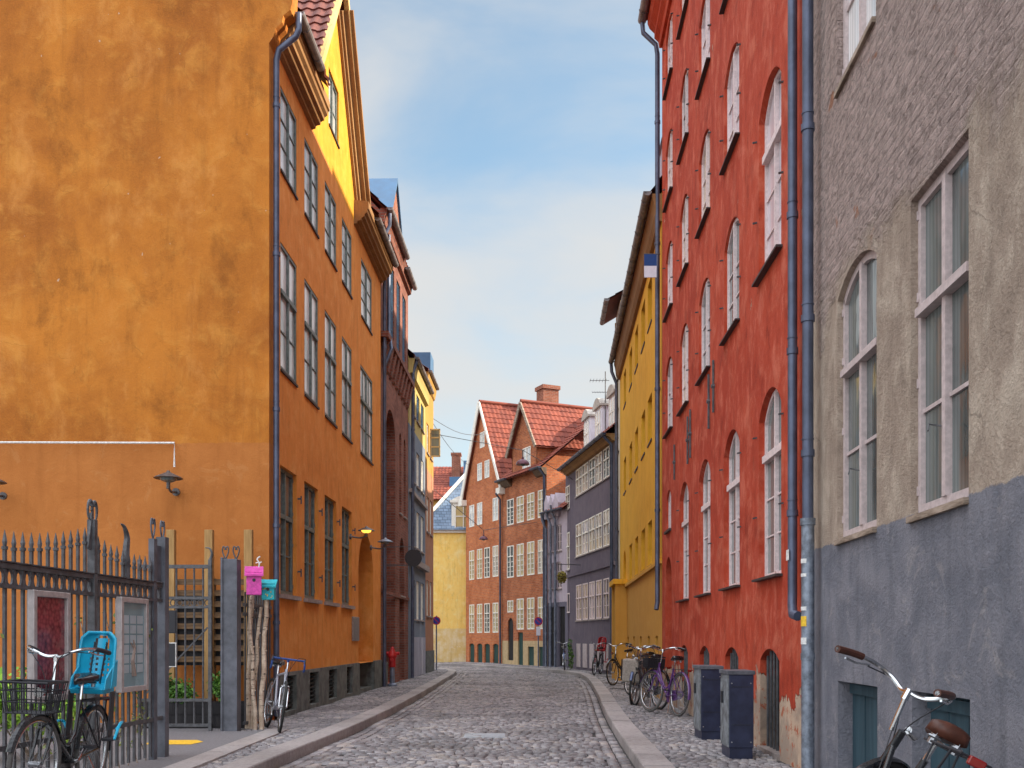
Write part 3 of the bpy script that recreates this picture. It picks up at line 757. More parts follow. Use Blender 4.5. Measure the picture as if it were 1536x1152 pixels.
def gutter(root, o, s0, s1, n, z, r=.075, mat='gutter', hooks=True):
    m = MB(); N = 8
    for sgn, rr in ((1, r), (1, r*.86)):
        P = [(o*(n+rr*math.cos(math.pi+math.pi*k/N)), z+rr*math.sin(math.pi+math.pi*k/N)) for k in range(N+1)]
        for a, b in zip(P, P[1:]): m.quad((s0, a[0], a[1]), (s1, a[0], a[1]), (s1, b[0], b[1]), (s0, b[0], b[1]))
        for s in (s0, s1): m.add([(s+.0, a[0], a[1]) for a in P], [tuple(range(N+1))])
    s = s0+.4
    while hooks and s < s1:
        P = [(s, o*(n+r*1.06*math.cos(math.pi+math.pi*k/N)), z+r*1.06*math.sin(math.pi+math.pi*k/N)) for k in range(N+1)]
        m.tube(P, .009, 5); s += .8
    return m.build('gutter', M[mat], root, smooth=True)
def door(F, root, s0, s1, z0, z1, depth, mat, boards=4, rise=0, name='door'):
    m = MB(); o = F.o; y = -o*depth
    P = arc_pts(s0, s1, z1, rise, 8) if rise else [(s0, z1), (s1, z1)]
    poly = [(s0, z0), (s1, z0)]+P[::-1]
    m.prism(poly, 1, y+o*.001, y+o*.03)
    for i in range(1, boards):
        x = s0+(s1-s0)*i/boards; m.box(x-.006, x+.006, y+o*.031, y+o*.036, z0, z1-rise)
    return m.build(name, M[mat], root)

# ------------------------------------------------------------------ orange corner house (left)
def build_orange():
    YA, YB = 15.47, 25.75
    F = Facade((OX+OM*YA, YA), (OX+OM*YB, YB), -1); o = -1
    r = F.root('corner_house', 'tall orange plastered corner house with a sunlit yellow gable and a blank side wall', 'house')
    S = F.sY
    cols = [(S(15.8), S(16.87)), (S(17.42), S(18.5)), (S(19.07), S(20.15)), (S(20.72), S(21.8))]
    c5 = (S(22.85), S(24.5))
    holes = []; wins = []
    for a, b in cols:
        holes += [(a, b, 2.07, 4.14, .0), (a, b, 5.68, 7.72, 0), (a, b, 8.88, 10.22, 0)]
        wins += [(a, b, 2.07, 4.14, 'L'), (a, b, 5.68, 7.72, 'M'), (a, b, 8.88, 10.22, 'U')]
    holes += [(c5[0], c5[1], 5.68, 7.72, 0), (c5[0]+.1, c5[1]-.1, 8.88, 10.22, 0)]
    wins += [(c5[0], c5[1], 5.68, 7.72, 'M4'), (c5[0]+.1, c5[1]-.1, 8.88, 10.22, 'U')]
    pa, pb = S(22.6), S(24.6)
    holes.append((pa, pb, .1, 3.85, .85, 1.1))
    gw = (S(19.42), S(20.38))
    vents = []
    for a, b in ((424, 442), (462, 475.5), (491, 503), (518, 526.5)):
        vents.append((F.s(a), F.s(b)))
    gy0, gy1, ga = S(18.0), S(22.3), S(20.12)
    # lower wall, up to the cornice line
    W_ = wall(o, 0, F.L, .78, 10.68, [h for h in holes if h[3] > 1 and h[2] > .5]+[(pa, pb, .78, 3.85, .85, 1.1)], .13)
    W_.build('wall', M['orange'], r)
    g = wall(o, 0, F.L, 10.681, [(0, 11.0), (gy0, 11.0), (gy0+.001, 11.15), (ga, 14.35), (gy1-.001, 11.15), (gy1, 11.0), (F.L, 11.0)], [(gw[0], gw[1], 11.5, 12.62, 0)], .13)
    g.build('gable_wall', M['gable_yellow'], r)
    # plinth with vents
    p = MB(); pl = wall(o, 0, pa, .02, .80, [(a, b, .16, .74, 0, .16) for a, b in vents], mb=MB())
    pl.v = [(x, y+o*.035, z) for x, y, z in pl.v]; pl.quad((0, 0, .8), (pa, 0, .8), (pa, o*.035, .8), (0, o*.035, .8))
    pl.box(pb, F.L, -.0*o, o*.035, .02, .8)
    pl.quad((pa, o*.035, .02), (pa, -o*1.0, .02), (pa, -o*1.0, .8), (pa, o*.035, .8)); pl.quad((pb, o*.035, .02), (pb, -o*1.0, .02), (pb, -o*1.0, .8), (pb, o*.035, .8))
    pl.build('plinth', M['plinth'], r)
    for a, b in vents:
        v = MB(); v.box(a, b, -o*.12, -o*.10, .16, .74)
        for k in range(7): v.beam((a, -o*.05, .22+k*.075), (b, -o*.05, .22+k*.075), .05, .02, 0, (0, .6, .8))
        v.build('vent', M['vent'], r)
    for a, b, zb, zt, k in wins:
        if k == 'L': window(F, r, a, b, zb, zt, 0, .13, 2, 2, 'green_frame', 'g_low', 'sill_stone', .62, .055, .024, hinge=True, sproj=.07, sillh=.07)
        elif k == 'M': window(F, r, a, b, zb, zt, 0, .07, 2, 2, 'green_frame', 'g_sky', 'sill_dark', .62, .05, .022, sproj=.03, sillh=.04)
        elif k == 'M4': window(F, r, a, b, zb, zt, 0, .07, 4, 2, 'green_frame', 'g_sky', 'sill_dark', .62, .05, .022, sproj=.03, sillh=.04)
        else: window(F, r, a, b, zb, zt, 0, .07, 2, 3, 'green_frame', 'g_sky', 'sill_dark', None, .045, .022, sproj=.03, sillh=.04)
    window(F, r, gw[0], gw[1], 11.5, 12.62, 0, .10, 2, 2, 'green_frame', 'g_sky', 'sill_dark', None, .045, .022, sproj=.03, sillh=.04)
    # iron stays beside the ground floor windows
    m = MB(); m.beam((0, 0, 0), (0, o*.06, 0), .03, .03); m.beam((0, o*.06, -.09), (0, o*.06, .05), .02, .02); me = m.mesh('window_stay', [M['iron']])
    for a, b in cols:
        for z in (2.5, 3.75): link('window_stay', me, r, (b+.07, 0, z))
    # passage: inner door and stone step
    door(F, r, pa, pb, .1, 3.8, .95, 'dark_door', 6, .8); m = MB(); m.box(pa+.02, pb-.02, -o*.9, -o*.04, .02, .17); m.build('step', M['plinth'], r)
    # cornices, returning either side of the gable
    prof = [(0, 10.62), (.07, 10.64), (.08, 10.69), (.16, 10.71), (.17, 10.76), (.23, 10.79), (.24, 10.84), (.29, 10.88), (.30, 10.94), (.33, 10.96), (.33, 11.12), (0, 11.16)]
    cornice(r, o, 0.0, gy0-.02, prof, 'cornice'); cornice(r, o, gy1-.25, F.L, prof, 'cornice')
    gutter(r, o, -.12, gy0-1.15, .42, 11.10); gutter(r, o, gy1+.55, F.L, .40, 11.10)
    # raking cornices of the gable
    def rake(a, za, b, zb):
        m = MB(); d = Vector((b-a, 0, zb-za)).normalized(); n = Vector((-d.z, 0, d.x))
        if n.z < 0: n = -n
        for (t0, t1, pr) in ((.0, .10, .06), (.10, .26, .11), (.26, .36, .21), (.36, .46, .29)):
            P = [Vector((a, 0, za))+n*t0, Vector((b, 0, zb))+n*t0, Vector((b, 0, zb))+n*t1, Vector((a, 0, za))+n*t1]
            vs = [(q.x, 0, q.z) for q in P]+[(q.x, o*pr, q.z) for q in P]
            m.add(vs, [(0, 1, 2, 3), (7, 6, 5, 4), (0, 4, 5, 1), (1, 5, 6, 2), (2, 6, 7, 3), (3, 7, 4, 0)])
        return m.build('raking_cornice', M['cornice'], r)
    rake(gy1-.05, 11.0, ga, 14.15)
    # roofs: main roof parallel to the street, cross roof behind the gable
    pit = 1.05
    m = MB(); D = 9.0; ye = o*.42
    for sa, sb in ((0, gy0-.5), (gy1+.5, F.L)):
        tiles(m, (sa, ye, 11.14), (sb-sa, 0, 0), (0, -o*(D/2+.42), pit*(D/2+.42)), .26, .36)
        m.quad((sa, ye, 11.1), (sb, ye, 11.1), (sb, -o*D/2, 11.1+pit*(D/2+.42)), (sa, -o*D/2, 11.1+pit*(D/2+.42)))
    m.quad((0, -o*D, 11.1), (F.L, -o*D, 11.1), (F.L, -o*D/2, 11.1+pit*(D/2+.42)), (0, -o*D/2, 11.1+pit*(D/2+.42)))
    m.build('roof', M['tile_brown'], r, smooth=True)
    m = MB(); zr = 14.85; hw = ga-gy0+.75; rise = 3.75
    for sg in (-1, 1): tiles(m, (ga+sg*hw, o*.16, zr-rise-.15), (0, -o*4.0, 0), (-sg*hw, 0, rise+.15), .24, .33, .035)
    for sg in (-1, 1): m.quad((ga+sg*hw, o*.16, zr-rise-.2), (ga+sg*hw, -o*4.0, zr-rise-.2), (ga, -o*4.0, zr-.05), (ga, o*.16, zr-.05))
    m.build('cross_roof', M['tile_brown'], r, smooth=True)
    # verge strip along the cross roof's street edge
    m = MB()
    for sg in (-1, 1): m.beam((ga+sg*(hw), o*.17, zr-rise-.20), (ga, o*.17, zr-.05), .10, .14)
    m.build('verge', M['verge'], r)
    # blank side wall, facing the viewer; corbelled out under the eave
    m = MB(); z2 = 11.1+pit*(D/2+.42)+.15
    prof = [(D, 0.02), (0, .02), (0, 10.5), (-.07, 10.6), (-.10, 10.72), (-.20, 10.82), (-.22, 10.92), (-.33, 11.0), (-.36, 11.12), (-.38, 11.55), (D/2, z2+.3), (D, 11.3)]
    m.prism([(o*-1*p[0], p[1]) for p in prof], 0, -.02, -.32)
    m.v = [(x+.30, y, z) for x, y, z in m.v]
    fl = m.build('side_wall', M['orange_flank'], r)
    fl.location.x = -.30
    m = MB(); m.quad((F.L, 0, 0), (F.L, -o*D, 0), (F.L, -o*D, 11), (F.L, 0, 11)); m.add([(F.L, 0, 11), (F.L, -o*D, 11), (F.L, -o*D/2, 11.1+pit*D/2)], [(0, 1, 2)])
    m.quad((0, -o*D, 0), (F.L, -o*D, 0), (F.L, -o*D, 11.2), (0, -o*D, 11.2)); m.build('back_wall', M['orange'], r)
    # downpipe at the corner
    pipe(r, [(-.16, o*.42, 11.04), (-.16, o*.42, 10.80), (-.2, o*.38, 10.66), (-.2, o*.12, 10.46), (-.2, o*.08, 10.3), (-.2, o*.08, .15)], .048, 'pipe', (9.6, 7.3, 4.9, 3.1, 1.6))
    # pale service conduit along the side wall and down to the lamp
    m = MB(); y = -.335
    x0 = -(8.2-.0)
    def WX(px): return (px-CX)/FP*15.13
    P = [(WX(-60), 4.36), (WX(262), 4.35), (WX(262), 3.98)]
    c = MB(); ax = F.A.x
    tb = [(ax+0, 0, 0)]
    c.tube([(P[0][0], 15.12, P[0][1]), (P[1][0], 15.12, P[1][1]), (P[2][0], 15.12, P[2][1])], .016, 6)
    # expressed in the house's own frame
    inv = Matrix.LocRotScale(Vector((F.A.x, F.A.y, 0)), Matrix.Rotation(F.rz, 3, 'Z'), None).inverted()
    c.v = [tuple(inv @ Vector(p)) for p in c.v]
    c.build('conduit', M['white'], r)
    m = MB(); m.box(F.s(527.5), F.s(536.5), 0, o*.04, 1.30, 1.84); n = m.build('notice_plate', M['steel'], r, bevel=.01)
    return F, r
FO, _ = build_orange()

# ------------------------------------------------------------------ dark brick house (left, second)
def build_brick_left():
    YA, YB = 25.77, 31.25
    F = Facade((OX+OM*YA-.02, YA), (OX+OM*YB-.02, YB), -1); o = -1; S = F.sY
    r = F.root('brick_house', 'dark brick house with a tall arched niche and blue windows beyond the orange house', 'house')
    holes = [(S(26.75), S(28.5), .1, 7.75, .87, .5), (S(29.3), S(29.75), 5.1, 7.5, .2), (S(30.25), S(30.7), 5.1, 7.5, .2), (S(29.35), S(30.35), .1, 4.4, .5, .4)]
    up = [(S(26.3)+k*1.22, S(26.3)+k*1.22+.75) for k in range(4)]
    holes += [(a, b, 9.55, 11.85, 0, .1) for a, b in up]
    wall(o, 0, F.L, .02, 12.45, holes, .2, body=8).build('wall', M['brick_dark'], r)
    for a, b in up: window(F, r, a, b, 9.55, 11.85, 0, .1, 2, 4, 'blue_frame', 'g_dark', None)
    for h in holes[1:3]: window(F, r, h[0], h[1], 5.1, 7.5, .2, .2, 1, 4, 'blue_frame', 'g_dark', 'sill_stone')
    door(F, r, holes[3][0], holes[3][1], .1, 2.6, .38, 'dark_door', 3); window(F, r, holes[3][0], holes[3][1], 2.65, 4.4, .5, .38, 2, 2, 'blue_frame', 'g_dark', 'sill_stone')
    m = MB(); m.box(holes[0][0], holes[0][1], -o*.5, -o*.47, .1, 7.8); m.build('niche_wall', M['brick_dark'], r)
    for k in range(9):                              # corbels under the upper storey
        m = MB(); s = .35+k*.58; m.prism([(0, 8.55), (o*.06, 8.6), (o*.14, 8.95), (o*.2, 9.25), (0, 9.25)], 0, s, s+.26); m.build('corbel', M['brick_dark'], r)
    for q in ((.22, 9.25, 9.4), (.04, 2.55, 2.65)): m = MB(); m.box(.02, F.L-.02, 0, o*q[0], q[1], q[2]); m.build('string_course', M['brick_dark'], r)
    cornice(r, o, 0, F.L, [(0, 12.2), (.1, 12.25), (.12, 12.4), (.17, 12.5), (.17, 12.6), (0, 12.6)], 'brick_dark')
    gutter(r, o, 0, F.L*.62, .26, 12.62, .08); gutter(r, o, F.L*.62+.3, F.L, .22, 12.45, .08)
    gable_roof(r, o, 0, F.L, 12.55, .17, 8, 16.8, 'tile_brown', 'brick_dark')
    # dormer with blue metal cheek
    a, b = S(27.0), S(28.8); c = (a+b)/2
    m = MB(); m.prism([(a, 12.5), (b, 12.5), (b, 13.1), (c, 14.1), (a, 13.1)], 1, o*.10, -o*2.5); d = m.build('dormer', M['brick_chim'], r)
    m = MB(); m.prism([(a-.12, 12.98), (c, 14.25), (b+.12, 12.98), (b+.12, 13.08), (c, 14.37), (a-.12, 13.08)], 1, o*.16, -o*2.6); m.build('dormer_roof', M['blue_metal'], d)
    m = MB(); m.box(c-.25, c+.25, o*.102, o*.12, 12.75, 13.3); m.build('pane', M['g_dark'], d)
    pipe(r, [(.12, o*.24, 12.5), (.12, o*.24, 12.2), (.12, o*.1, 11.9), (.12, o*.1, .1)], .05, 'pipe', (9, 6, 3.5))
    pipe(r, [(.75, o*.12, 12.2), (.75, o*.12, 9.6), (.3, o*.26, 9.0), (.3, o*.1, 8.6)], .045, 'pipe')
    m = MB(); m.prism([(0, .02), (o*.06, .02), (o*.06, .7), (0, .75)], 0, S(26.1), S(26.7)); m.build('plinth', M['plinth'], r)
build_brick_left()

def build_grey_yellow():
    YA, YB = 31.27, 35.8
    F = Facade((OX+OM*YA, YA), (OX+OM*YB, YB), -1); o = -1; S = F.sY
    r = F.root('plastered_house', 'house with old yellow plaster above and blue grey below, pale doors at its foot', 'house')
    holes = []; cs = [(S(32.0)+k*1.22, S(32.0)+k*1.22+.85) for k in range(3)]
    for a, b in cs: holes += [(a, b, 6.5, 7.65, 0), (a, b, 4.4, 5.65, 0), (a, b, 2.0, 3.3, 0), (a, b, 8.7, 9.6, 0)]
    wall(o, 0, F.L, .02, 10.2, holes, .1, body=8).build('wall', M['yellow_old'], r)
    for h in holes: window(F, r, h[0], h[1], h[2], h[3], 0, .1, 2, 3, 'white_frame' if h[2] < 8 else 'blue_frame', 'g_sky', 'sill_stone')
    for a, b in cs: m = MB(); m.box(a-.15, b+.15, 0, o*.05, .1, 1.4); [m.box(a-.15+k*.28, a-.14+k*.28, o*.05, o*.06, .1, 1.4) for k in range(1, 4)]; m.build('door', M['pale_door'], r)
    m = MB(); m.box(0, F.L, 0, o*.16, 3.75, 3.95); m.build('string_course', M['sill_stone'], r); m = MB(); m.box(0, F.L, 0, o*.1, 6.0, 6.12); m.build('string_course', M['sill_stone'], r)
    cornice(r, o, 0, F.L, [(0, 9.75), (.12, 9.8), (.14, 10.0), (.18, 10.15), (.18, 10.25), (0, 10.25)], 'yellow_old')
    gutter(r, o, 0, F.L, .25, 10.28, .08)
    gable_roof(r, o, 0, F.L, 10.3, .17, 8, 14.4, 'tile_brown', 'yellow_old')
    pipe(r, [(.12, o*.24, 10.2), (.12, o*.12, 9.8), (.12, o*.1, .1)], .055, 'pipe', (8, 5, 3))
    YA, YB = 35.82, 38.5
    F = Facade((OX+OM*YA, YA), (OX+OM*YB, YB), -1); S = F.sY
    r = F.root('narrow_house', 'narrow bright yellow house at the left bend with an open yellow window sash', 'house')
    hs = [(S(36.2), S(36.9), 8.2, 9.3, 0), (S(37.3), S(38.0), 8.2, 9.3, 0), (S(36.2), S(36.9), 5.3, 6.6, 0), (S(37.3), S(38.0), 5.3, 6.6, 0), (S(36.2), S(36.9), 2.2, 3.5, 0), (S(37.3), S(38.0), 2.2, 3.5, 0)]
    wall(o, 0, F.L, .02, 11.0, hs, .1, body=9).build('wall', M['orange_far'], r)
    for h in hs: window(F, r, h[0], h[1], h[2], h[3], 0, .1, 2, 3, 'white_frame', 'g_dark', 'sill_stone')
    m = MB(); a = S(37.3)
    for q in ((0, .05, 8.22, 9.28), (.34, .39, 8.22, 9.28)): m.box(a-.02, a+.02, o*q[0], o*q[1], q[2], q[3])
    for z in (8.22, 8.57, 8.92, 9.23): m.box(a-.02, a+.02, 0, o*.39, z, z+.05)
    sash = m.build('open_sash', simple('yellow_sash_paint', (.50, .38, .19), .5), r)
    m = MB(); m.box(a-.004, a+.004, o*.05, o*.34, 8.25, 9.25); m.build('pane', M['g_curt'], sash)
    cornice(r, o, 0, F.L, [(0, 10.6), (.06, 10.65), (.12, 10.95), (.12, 11.05), (0, 11.05)], 'orange_far')
    gutter(r, o, 0, F.L, .17, 11.1, .07); gable_roof(r, o, 0, F.L, 11.1, .1, 9, 14.5, 'tile_brown', 'orange_far')
    m = MB(); m.box(1.2, 2.3, -o*1.2, o*.05, 11.1, 12.1); d = m.build('dormer', M['blue_metal'], r)
    m = MB(); m.box(0, F.L+.02, 0, o*.04, .02, .9); m.build('plinth', M['plinth'], r)
build_grey_yellow()

# ------------------------------------------------------------------ far end of the street
def build_far():
    # cream wall with slate roof
    Y = 53.6
    r = thing('cream_house', 'cream yellow house with a blue slate roof and white dormer closing the street', 'house', (-3.6, Y, 0))
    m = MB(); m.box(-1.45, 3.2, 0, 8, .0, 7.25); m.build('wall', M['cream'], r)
    m = MB()
    m.add([(-1.6, -.25, 7.25), (3.4, -.25, 7.25), (3.4, 3.1, 12.1), (2.15, 3.1, 12.1)], [(0, 1, 2, 3)]); m.add([(-1.6, -.25, 7.25), (-1.6, 8.2, 7.25), (2.15, 4.9, 12.1), (2.15, 3.1, 12.1)], [(0, 1, 2, 3)])
    m.add([(-1.6, 8.2, 7.25), (3.4, 8.2, 7.25), (3.4, 4.9, 12.1), (2.15, 4.9, 12.1)], [(0, 1, 2, 3)]); m.quad((2.15, 3.1, 12.1), (3.4, 3.1, 12.1), (3.4, 4.9, 12.1), (2.15, 4.9, 12.1))
    rf = m.build('roof', M['slate'], r, smooth=False)
    m = MB(); m.tube([Vector((-1.6, -.28, 7.28)), Vector((2.15, 3.06, 12.14))], .09, 6); m.build('roof_hip_ridge', M['white_frame'], r)
    X0, X1 = .32, 1.62
    m = MB(); m.box(X0, X1, -.1, 1.6, 7.2, 8.75); m.box(X0-.08, X1+.08, -.2, 1.7, 8.72, 8.86)
    P = arc_pts(X0, X1, 9.1, .26, 8); m.prism([(X0, 8.86)]+P+[(X1, 8.86)], 1, -.16, 1.6); d = m.build('dormer', M['white_frame'], r)
    F = Facade((-3.6, Y), (-3.0, Y), 1)
    m = MB(); m.box(X0+.18, X1-.18, -.13, -.11, 7.35, 8.55); m.build('pane', M['g_warm'], d)
    m = MB()
    for x in (X0+.18, (X0+X1)/2-.03, X1-.24): m.box(x, x+.06, -.17, -.12, 7.32, 8.6)
    for z in (7.32, 7.95, 8.54): m.box(X0+.18, X1-.18, -.165, -.125, z, z+.06)
    m.build('window', M['white_frame'], d)
    m = MB(); m.box(-1.45, 3.2, -.12, 0, 7.1, 7.26); m.build('cornice', M['white_frame'], r)
    # roofs beyond
    r = thing('distant_house', 'distant house with a red tiled roof and two chimneys above the slate roof', 'house', (-6.0, 70, 0))
    m = MB(); m.box(-5, 6, 0, 8, 0, 11.2); m.build('wall', M['orange_far'], r)
    m = MB(); tiles(m, (-5.2, -.3, 11.2), (11.4, 0, 0), (0, 3.5, 2.9)); m.quad((-5.2, -.3, 11.15), (6.2, -.3, 11.15), (6.2, 3.2, 14.05), (-5.2, 3.2, 14.05)); m.build('roof', M['tile_red'], r, smooth=True)
    m = MB(); m.box(1.62, 2.25, 1.6, 2.4, 12.8, 14.7); m.box(1.56, 2.31, 1.54, 2.46, 14.7, 14.85); m.build('chimney', M['brick_chim'], r)
    m = MB(); m.box(2.5, 3.05, 1.2, 2.6, 12.3, 14.2); m.box(1.5, 2.4, 1.0, 2.2, 12.2, 13.0); m.build('roof_box', M['blue_metal'], r)
    # the two brick houses on the right of the bend
    mm = -.4716
    P = lambda px: (lambda Y: ((px-CX)/FP*Y, Y))(33225/(px-70))
    A, B = P(753), P(699)
    F = Facade(A, B, 1); o = 1
    r = F.root('gabled_brick_house', 'orange red brick house with a steep gable to the street and white windows', 'house', 'brick houses at the bend')
    hs = []; cx = [F.s(p) for p in (743.4, 730.7, 719.5, 707.7)]; hw = .34
    for i, c in enumerate(cx):
        hs += [(c-hw, c+hw, 1.65, 3.15, 0), (c-hw, c+hw, 4.45, 6.0, 0)]
        if i != 1: hs.append((c-hw, c+hw, 7.25, 8.4, 0))
    hs += [(cx[1]-.3, cx[1]+.3, 9.55, 10.45, 0), (cx[2]-.3, cx[2]+.3, 9.55, 10.45, 0)]
    ap = F.s(723.5); hs.append((ap-.3, ap+.3, 11.2, 12.0, 0))
    base = [(c-hw, c+hw, .1, 1.1, .08) for c in cx]
    wall(o, 0, F.L, .02, [(0, 9.0), (ap, 13.4), (F.L, 9.0)], hs+base, .12, body=8).build('wall', M['brick_red'], r)
    for h in hs: window(F, r, h[0], h[1], h[2], h[3], 0, .05, 2, 4 if h[3]-h[2] > 1.3 else 3, 'white_frame', ('g_warm', 'g_warm', 'g_mix', 'g_dark') if h[2] < 7 else 'g_sky', None, .66 if h[3]-h[2] > 1.3 else None, .05, .025, tw=.05)
    for h in base: door(F, r, h[0], h[1], h[2], h[3], .1, 'green_door', 3, .08)
    m = MB(); y0, y1 = .18, -9.0; e = .28
    tiles(m, (-e, y1, 8.72), (0, y0-y1, 0), (ap+e, 0, 4.78)); tiles(m, (F.L+e, y1, 8.72), (0, y0-y1, 0), (-(F.L+e-ap), 0, 4.78))
    m.quad((-e, y1, 8.68), (-e, y0, 8.68), (ap, y0, 13.46), (ap, y1, 13.46)); m.quad((F.L+e, y1, 8.68), (F.L+e, y0, 8.68), (ap, y0, 13.46), (ap, y1, 13.46))
    m.tube([(ap, y0, 13.55), (ap, y1, 13.55)], .1, 8)
    rf = m.build('roof', M['tile_red'], r, smooth=True)
    m = MB(); m.box(ap-.85, ap-.05, -4.0, -3.1, 12.3, 14.55); m.box(ap-.92, ap+.02, -4.07, -3.03, 14.4, 14.6); ch = m.build('chimney', M['brick_chim'], rf)
    m = MB(); m.beam((F.L+e, .2, 8.65), (ap, .2, 13.5), .06, .28); m.beam((-e, .2, 8.65), (ap, .2, 13.5), .06, .16); m.box(F.L-.1, F.L+.35, 0, .3, 8.45, 8.75); m.box(-.35, .1, 0, .3, 8.45, 8.75)
    m.build('bargeboard', M['white_frame'], r)
    pipe(r, [(.0, .35, 8.5), (.0, .1, 8.2), (.0, .1, .1)], .05, 'pipe', (6, 3))
    # second brick house
    A, B = P(820), P(753.4)
    F = Facade(A, B, 1)
    r = F.root('brick_town_house', 'brown red brick house with a dormer gable, cream base and an arched door niche', 'house', 'brick houses at the bend')
    cx = [F.s(p) for p in (812.7, 796.2, 780.6, 765.7)]; hw = .38; hs = []
    for i, c in enumerate(cx):
        hs += [(c-hw, c+hw, 6.85, 8.1, 0), (c-hw, c+hw, 4.3, 5.85, 0)]
        hs.append((c-hw, c+hw, 1.78, 3.25, 0) if i < 3 else (c-.33, c+.33, 2.62, 3.2, 0))
    c = F.s(790); dw = (c-.42, c+.42, 9.25, 10.3, 0)
    doors = [(cx[3]-.32, cx[3]+.32, .3, 2.35, .32), (cx[2]-.28, cx[2]+.28, .1, 1.65, 0), (cx[1]-.32, cx[1]+.32, .1, .98, 0), (cx[0]-.32, cx[0]+.32, .1, .98, 0)]
    g0, g1 = F.s(806), F.s(768); ga = (g0+g1)/2
    wall(o, 0, F.L, .02, [(0, 9.0), (g0, 9.0), (g0+.001, 10.4), (ga, 12.3), (g1-.001, 10.4), (g1, 9.0), (F.L, 9.0)], hs+doors+[dw], .12, body=8).build('wall', M['brick_red2'], r)
    for h in hs: window(F, r, h[0], h[1], h[2], h[3], 0, .05, 2, 4 if h[3]-h[2] > 1.2 else 2, 'white_frame', ('g_warm', 'g_warm', 'g_mix', 'g_dark'), None, .66 if h[3]-h[2] > 1.2 else None, .05, .025, tw=.05)
    window(F, r, dw[0], dw[1], dw[2], dw[3], 0, .05, 2, 3, 'white_frame', 'g_sky', None)
    for h in doors: door(F, r, h[0], h[1], h[2], h[3], .1, 'green_door' if h is not doors[0] else 'dark_door', 3, h[4])
    for a, b in ((0, g0), (g1, F.L)):
        cornice(r, o, a, b, [(0, 8.7), (.1, 8.75), (.25, 8.95), (.3, 9.05), (0, 9.05)], 'fascia'); gutter(r, o, a, b, .36, 9.08, .09, 'pipe')
    pipe(r, [(.1, .35, 9.0), (.1, .08, 8.7), (.1, .08, .1)], .06, 'pipe', (6, 3))
    m = MB(); tiles(m, (0, .3, 9.05), (F.L, 0, 0), (0, -4.3, 3.6)); m.quad((0, .3, 9.0), (F.L, .3, 9.0), (F.L, -4, 12.6), (0, -4, 12.6)); m.quad((0, -8, 9.0), (F.L, -8, 9.0), (F.L, -4, 12.6), (0, -4, 12.6))
    m.build('roof', M['tile_red'], r, smooth=True)
    m = MB(); hw2 = (g1-g0)/2+.2; y0, y1 = .2, -4.6
    for sg in (-1, 1):
        tiles(m, (ga+sg*hw2, y1, 10.15), (0, y0-y1, 0), (-sg*hw2, 0, 2.3)); m.quad((ga+sg*hw2, y1, 10.1), (ga+sg*hw2, y0, 10.1), (ga, y0, 12.4), (ga, y1, 12.4))
    m.tube([(ga, y0, 12.5), (ga, y1, 12.5)], .1, 8)
    m.build('dormer_roof', M['tile_red'], r, smooth=True)
    m = MB(); m.box(g0, g0+.1, -4.4, 0, 8.9, 10.2); m.box(g1-.1, g1, -4.4, 0, 8.9, 10.2); m.build('dormer_cheeks', M['brick_red2'], r)
    m = MB(); m.beam((g0-.22, .22, 10.1), (ga, .22, 12.4), .06, .16); m.beam((g1+.22, .22, 10.1), (ga, .22, 12.4), .06, .22); m.build('bargeboard', M['sill_wood'], r)
    m = MB(); m.box(.6, 1.5, -5.6, -4.4, 11.4, 12.0); m.build('roof_hatch', M['blue_metal'], r)
    # lilac house
    A = (2.40, 42.4); B = P(820.5); B = (B[0]+.03, B[1]-.03)
    F = Facade(A, B, 1)
    r = F.root('lilac_house', 'narrow lilac plastered house with three downpipes and a dark shopfront', 'house')
    hs = [(F.s(p)-.24, F.s(p)+.24, z, z+1.15, 0) for p in (826, 832, 838.5) for z in (5.2, 3.55)]
    sh = [(F.s(827)-.5, F.s(827)+.3, .15, 2.75, 0), (F.s(843)-.3, F.s(843)+.3, .15, 2.75, 0)]
    wall(o, 0, F.L, .02, 6.95, hs+sh, .1, body=7).build('wall', M['lilac'], r)
    for h in hs: window(F, r, h[0], h[1], h[2], h[3], 0, .1, 2, 3, 'pink_frame', 'g_dark', 'sill_stone')
    for h in sh: door(F, r, h[0], h[1], h[2], h[3], .1, 'dark_door', 2)
    for k, p in enumerate((822.5, 829.5, 836.5)):
        s = F.s(p); z = 6.6+.15*k; pipe(r, [(s, .35, z+.3), (s, .3, z), (s, .12, z-.35), (s, .12, .1)], .055, 'zinc', (2.8, 1.6))
        m = MB(); m.prism([(s-.28, 6.7), (s+.28, 6.7), (s+.28, 7.3), (s, 7.75), (s-.28, 7.3)], 1, -1.5, .12); m.build('dormer', M['lilac'], r)
    gable_roof(r, o, 0, F.L, 6.95, .25, 7, 10.0, 'tile_red', 'lilac')
    gutter(r, o, 0, F.L, .33, 6.98, .08, 'pipe')
    m = MB(); m.prism([(-.3, 6.9), (F.L+.6, 6.9), (F.L+.6, 7.6), (-.3, 10.6)], 1, -2.0, -1.8); m.build('party_wall', M['lilac'], r)
    # purple grey house
    A, B = (3.640, 34.72), (2.40, 42.32)
    F = Facade(A, B, 1)
    r = F.root('purple_grey_house', 'dark purple grey house with three rows of pale windows and arched dormers', 'house')
    cs = [F.s(p) for p in (909.7, 898.5, 888.3, 878, 868.4)]; hs = []
    for i, c in enumerate(cs):
        w = .44+.02*i; hs += [(c-w, c+w, 7.2, 8.3, 0), (c-w, c+w, 4.72, 6.05, 0), (c-w*.9, c+w*.9, 2.1, 3.55, 0)]
    c = F.s(851.5); hs += [(c-.4, c+.4, 6.9, 7.9, 0), (c-.4, c+.4, 4.3, 5.9, 0), (c-.4, c+.4, .1, 3.3, 0)]
    wall(o, 0, F.L, .02, 8.42, hs, .1, body=8).build('wall', M['purple'], r)
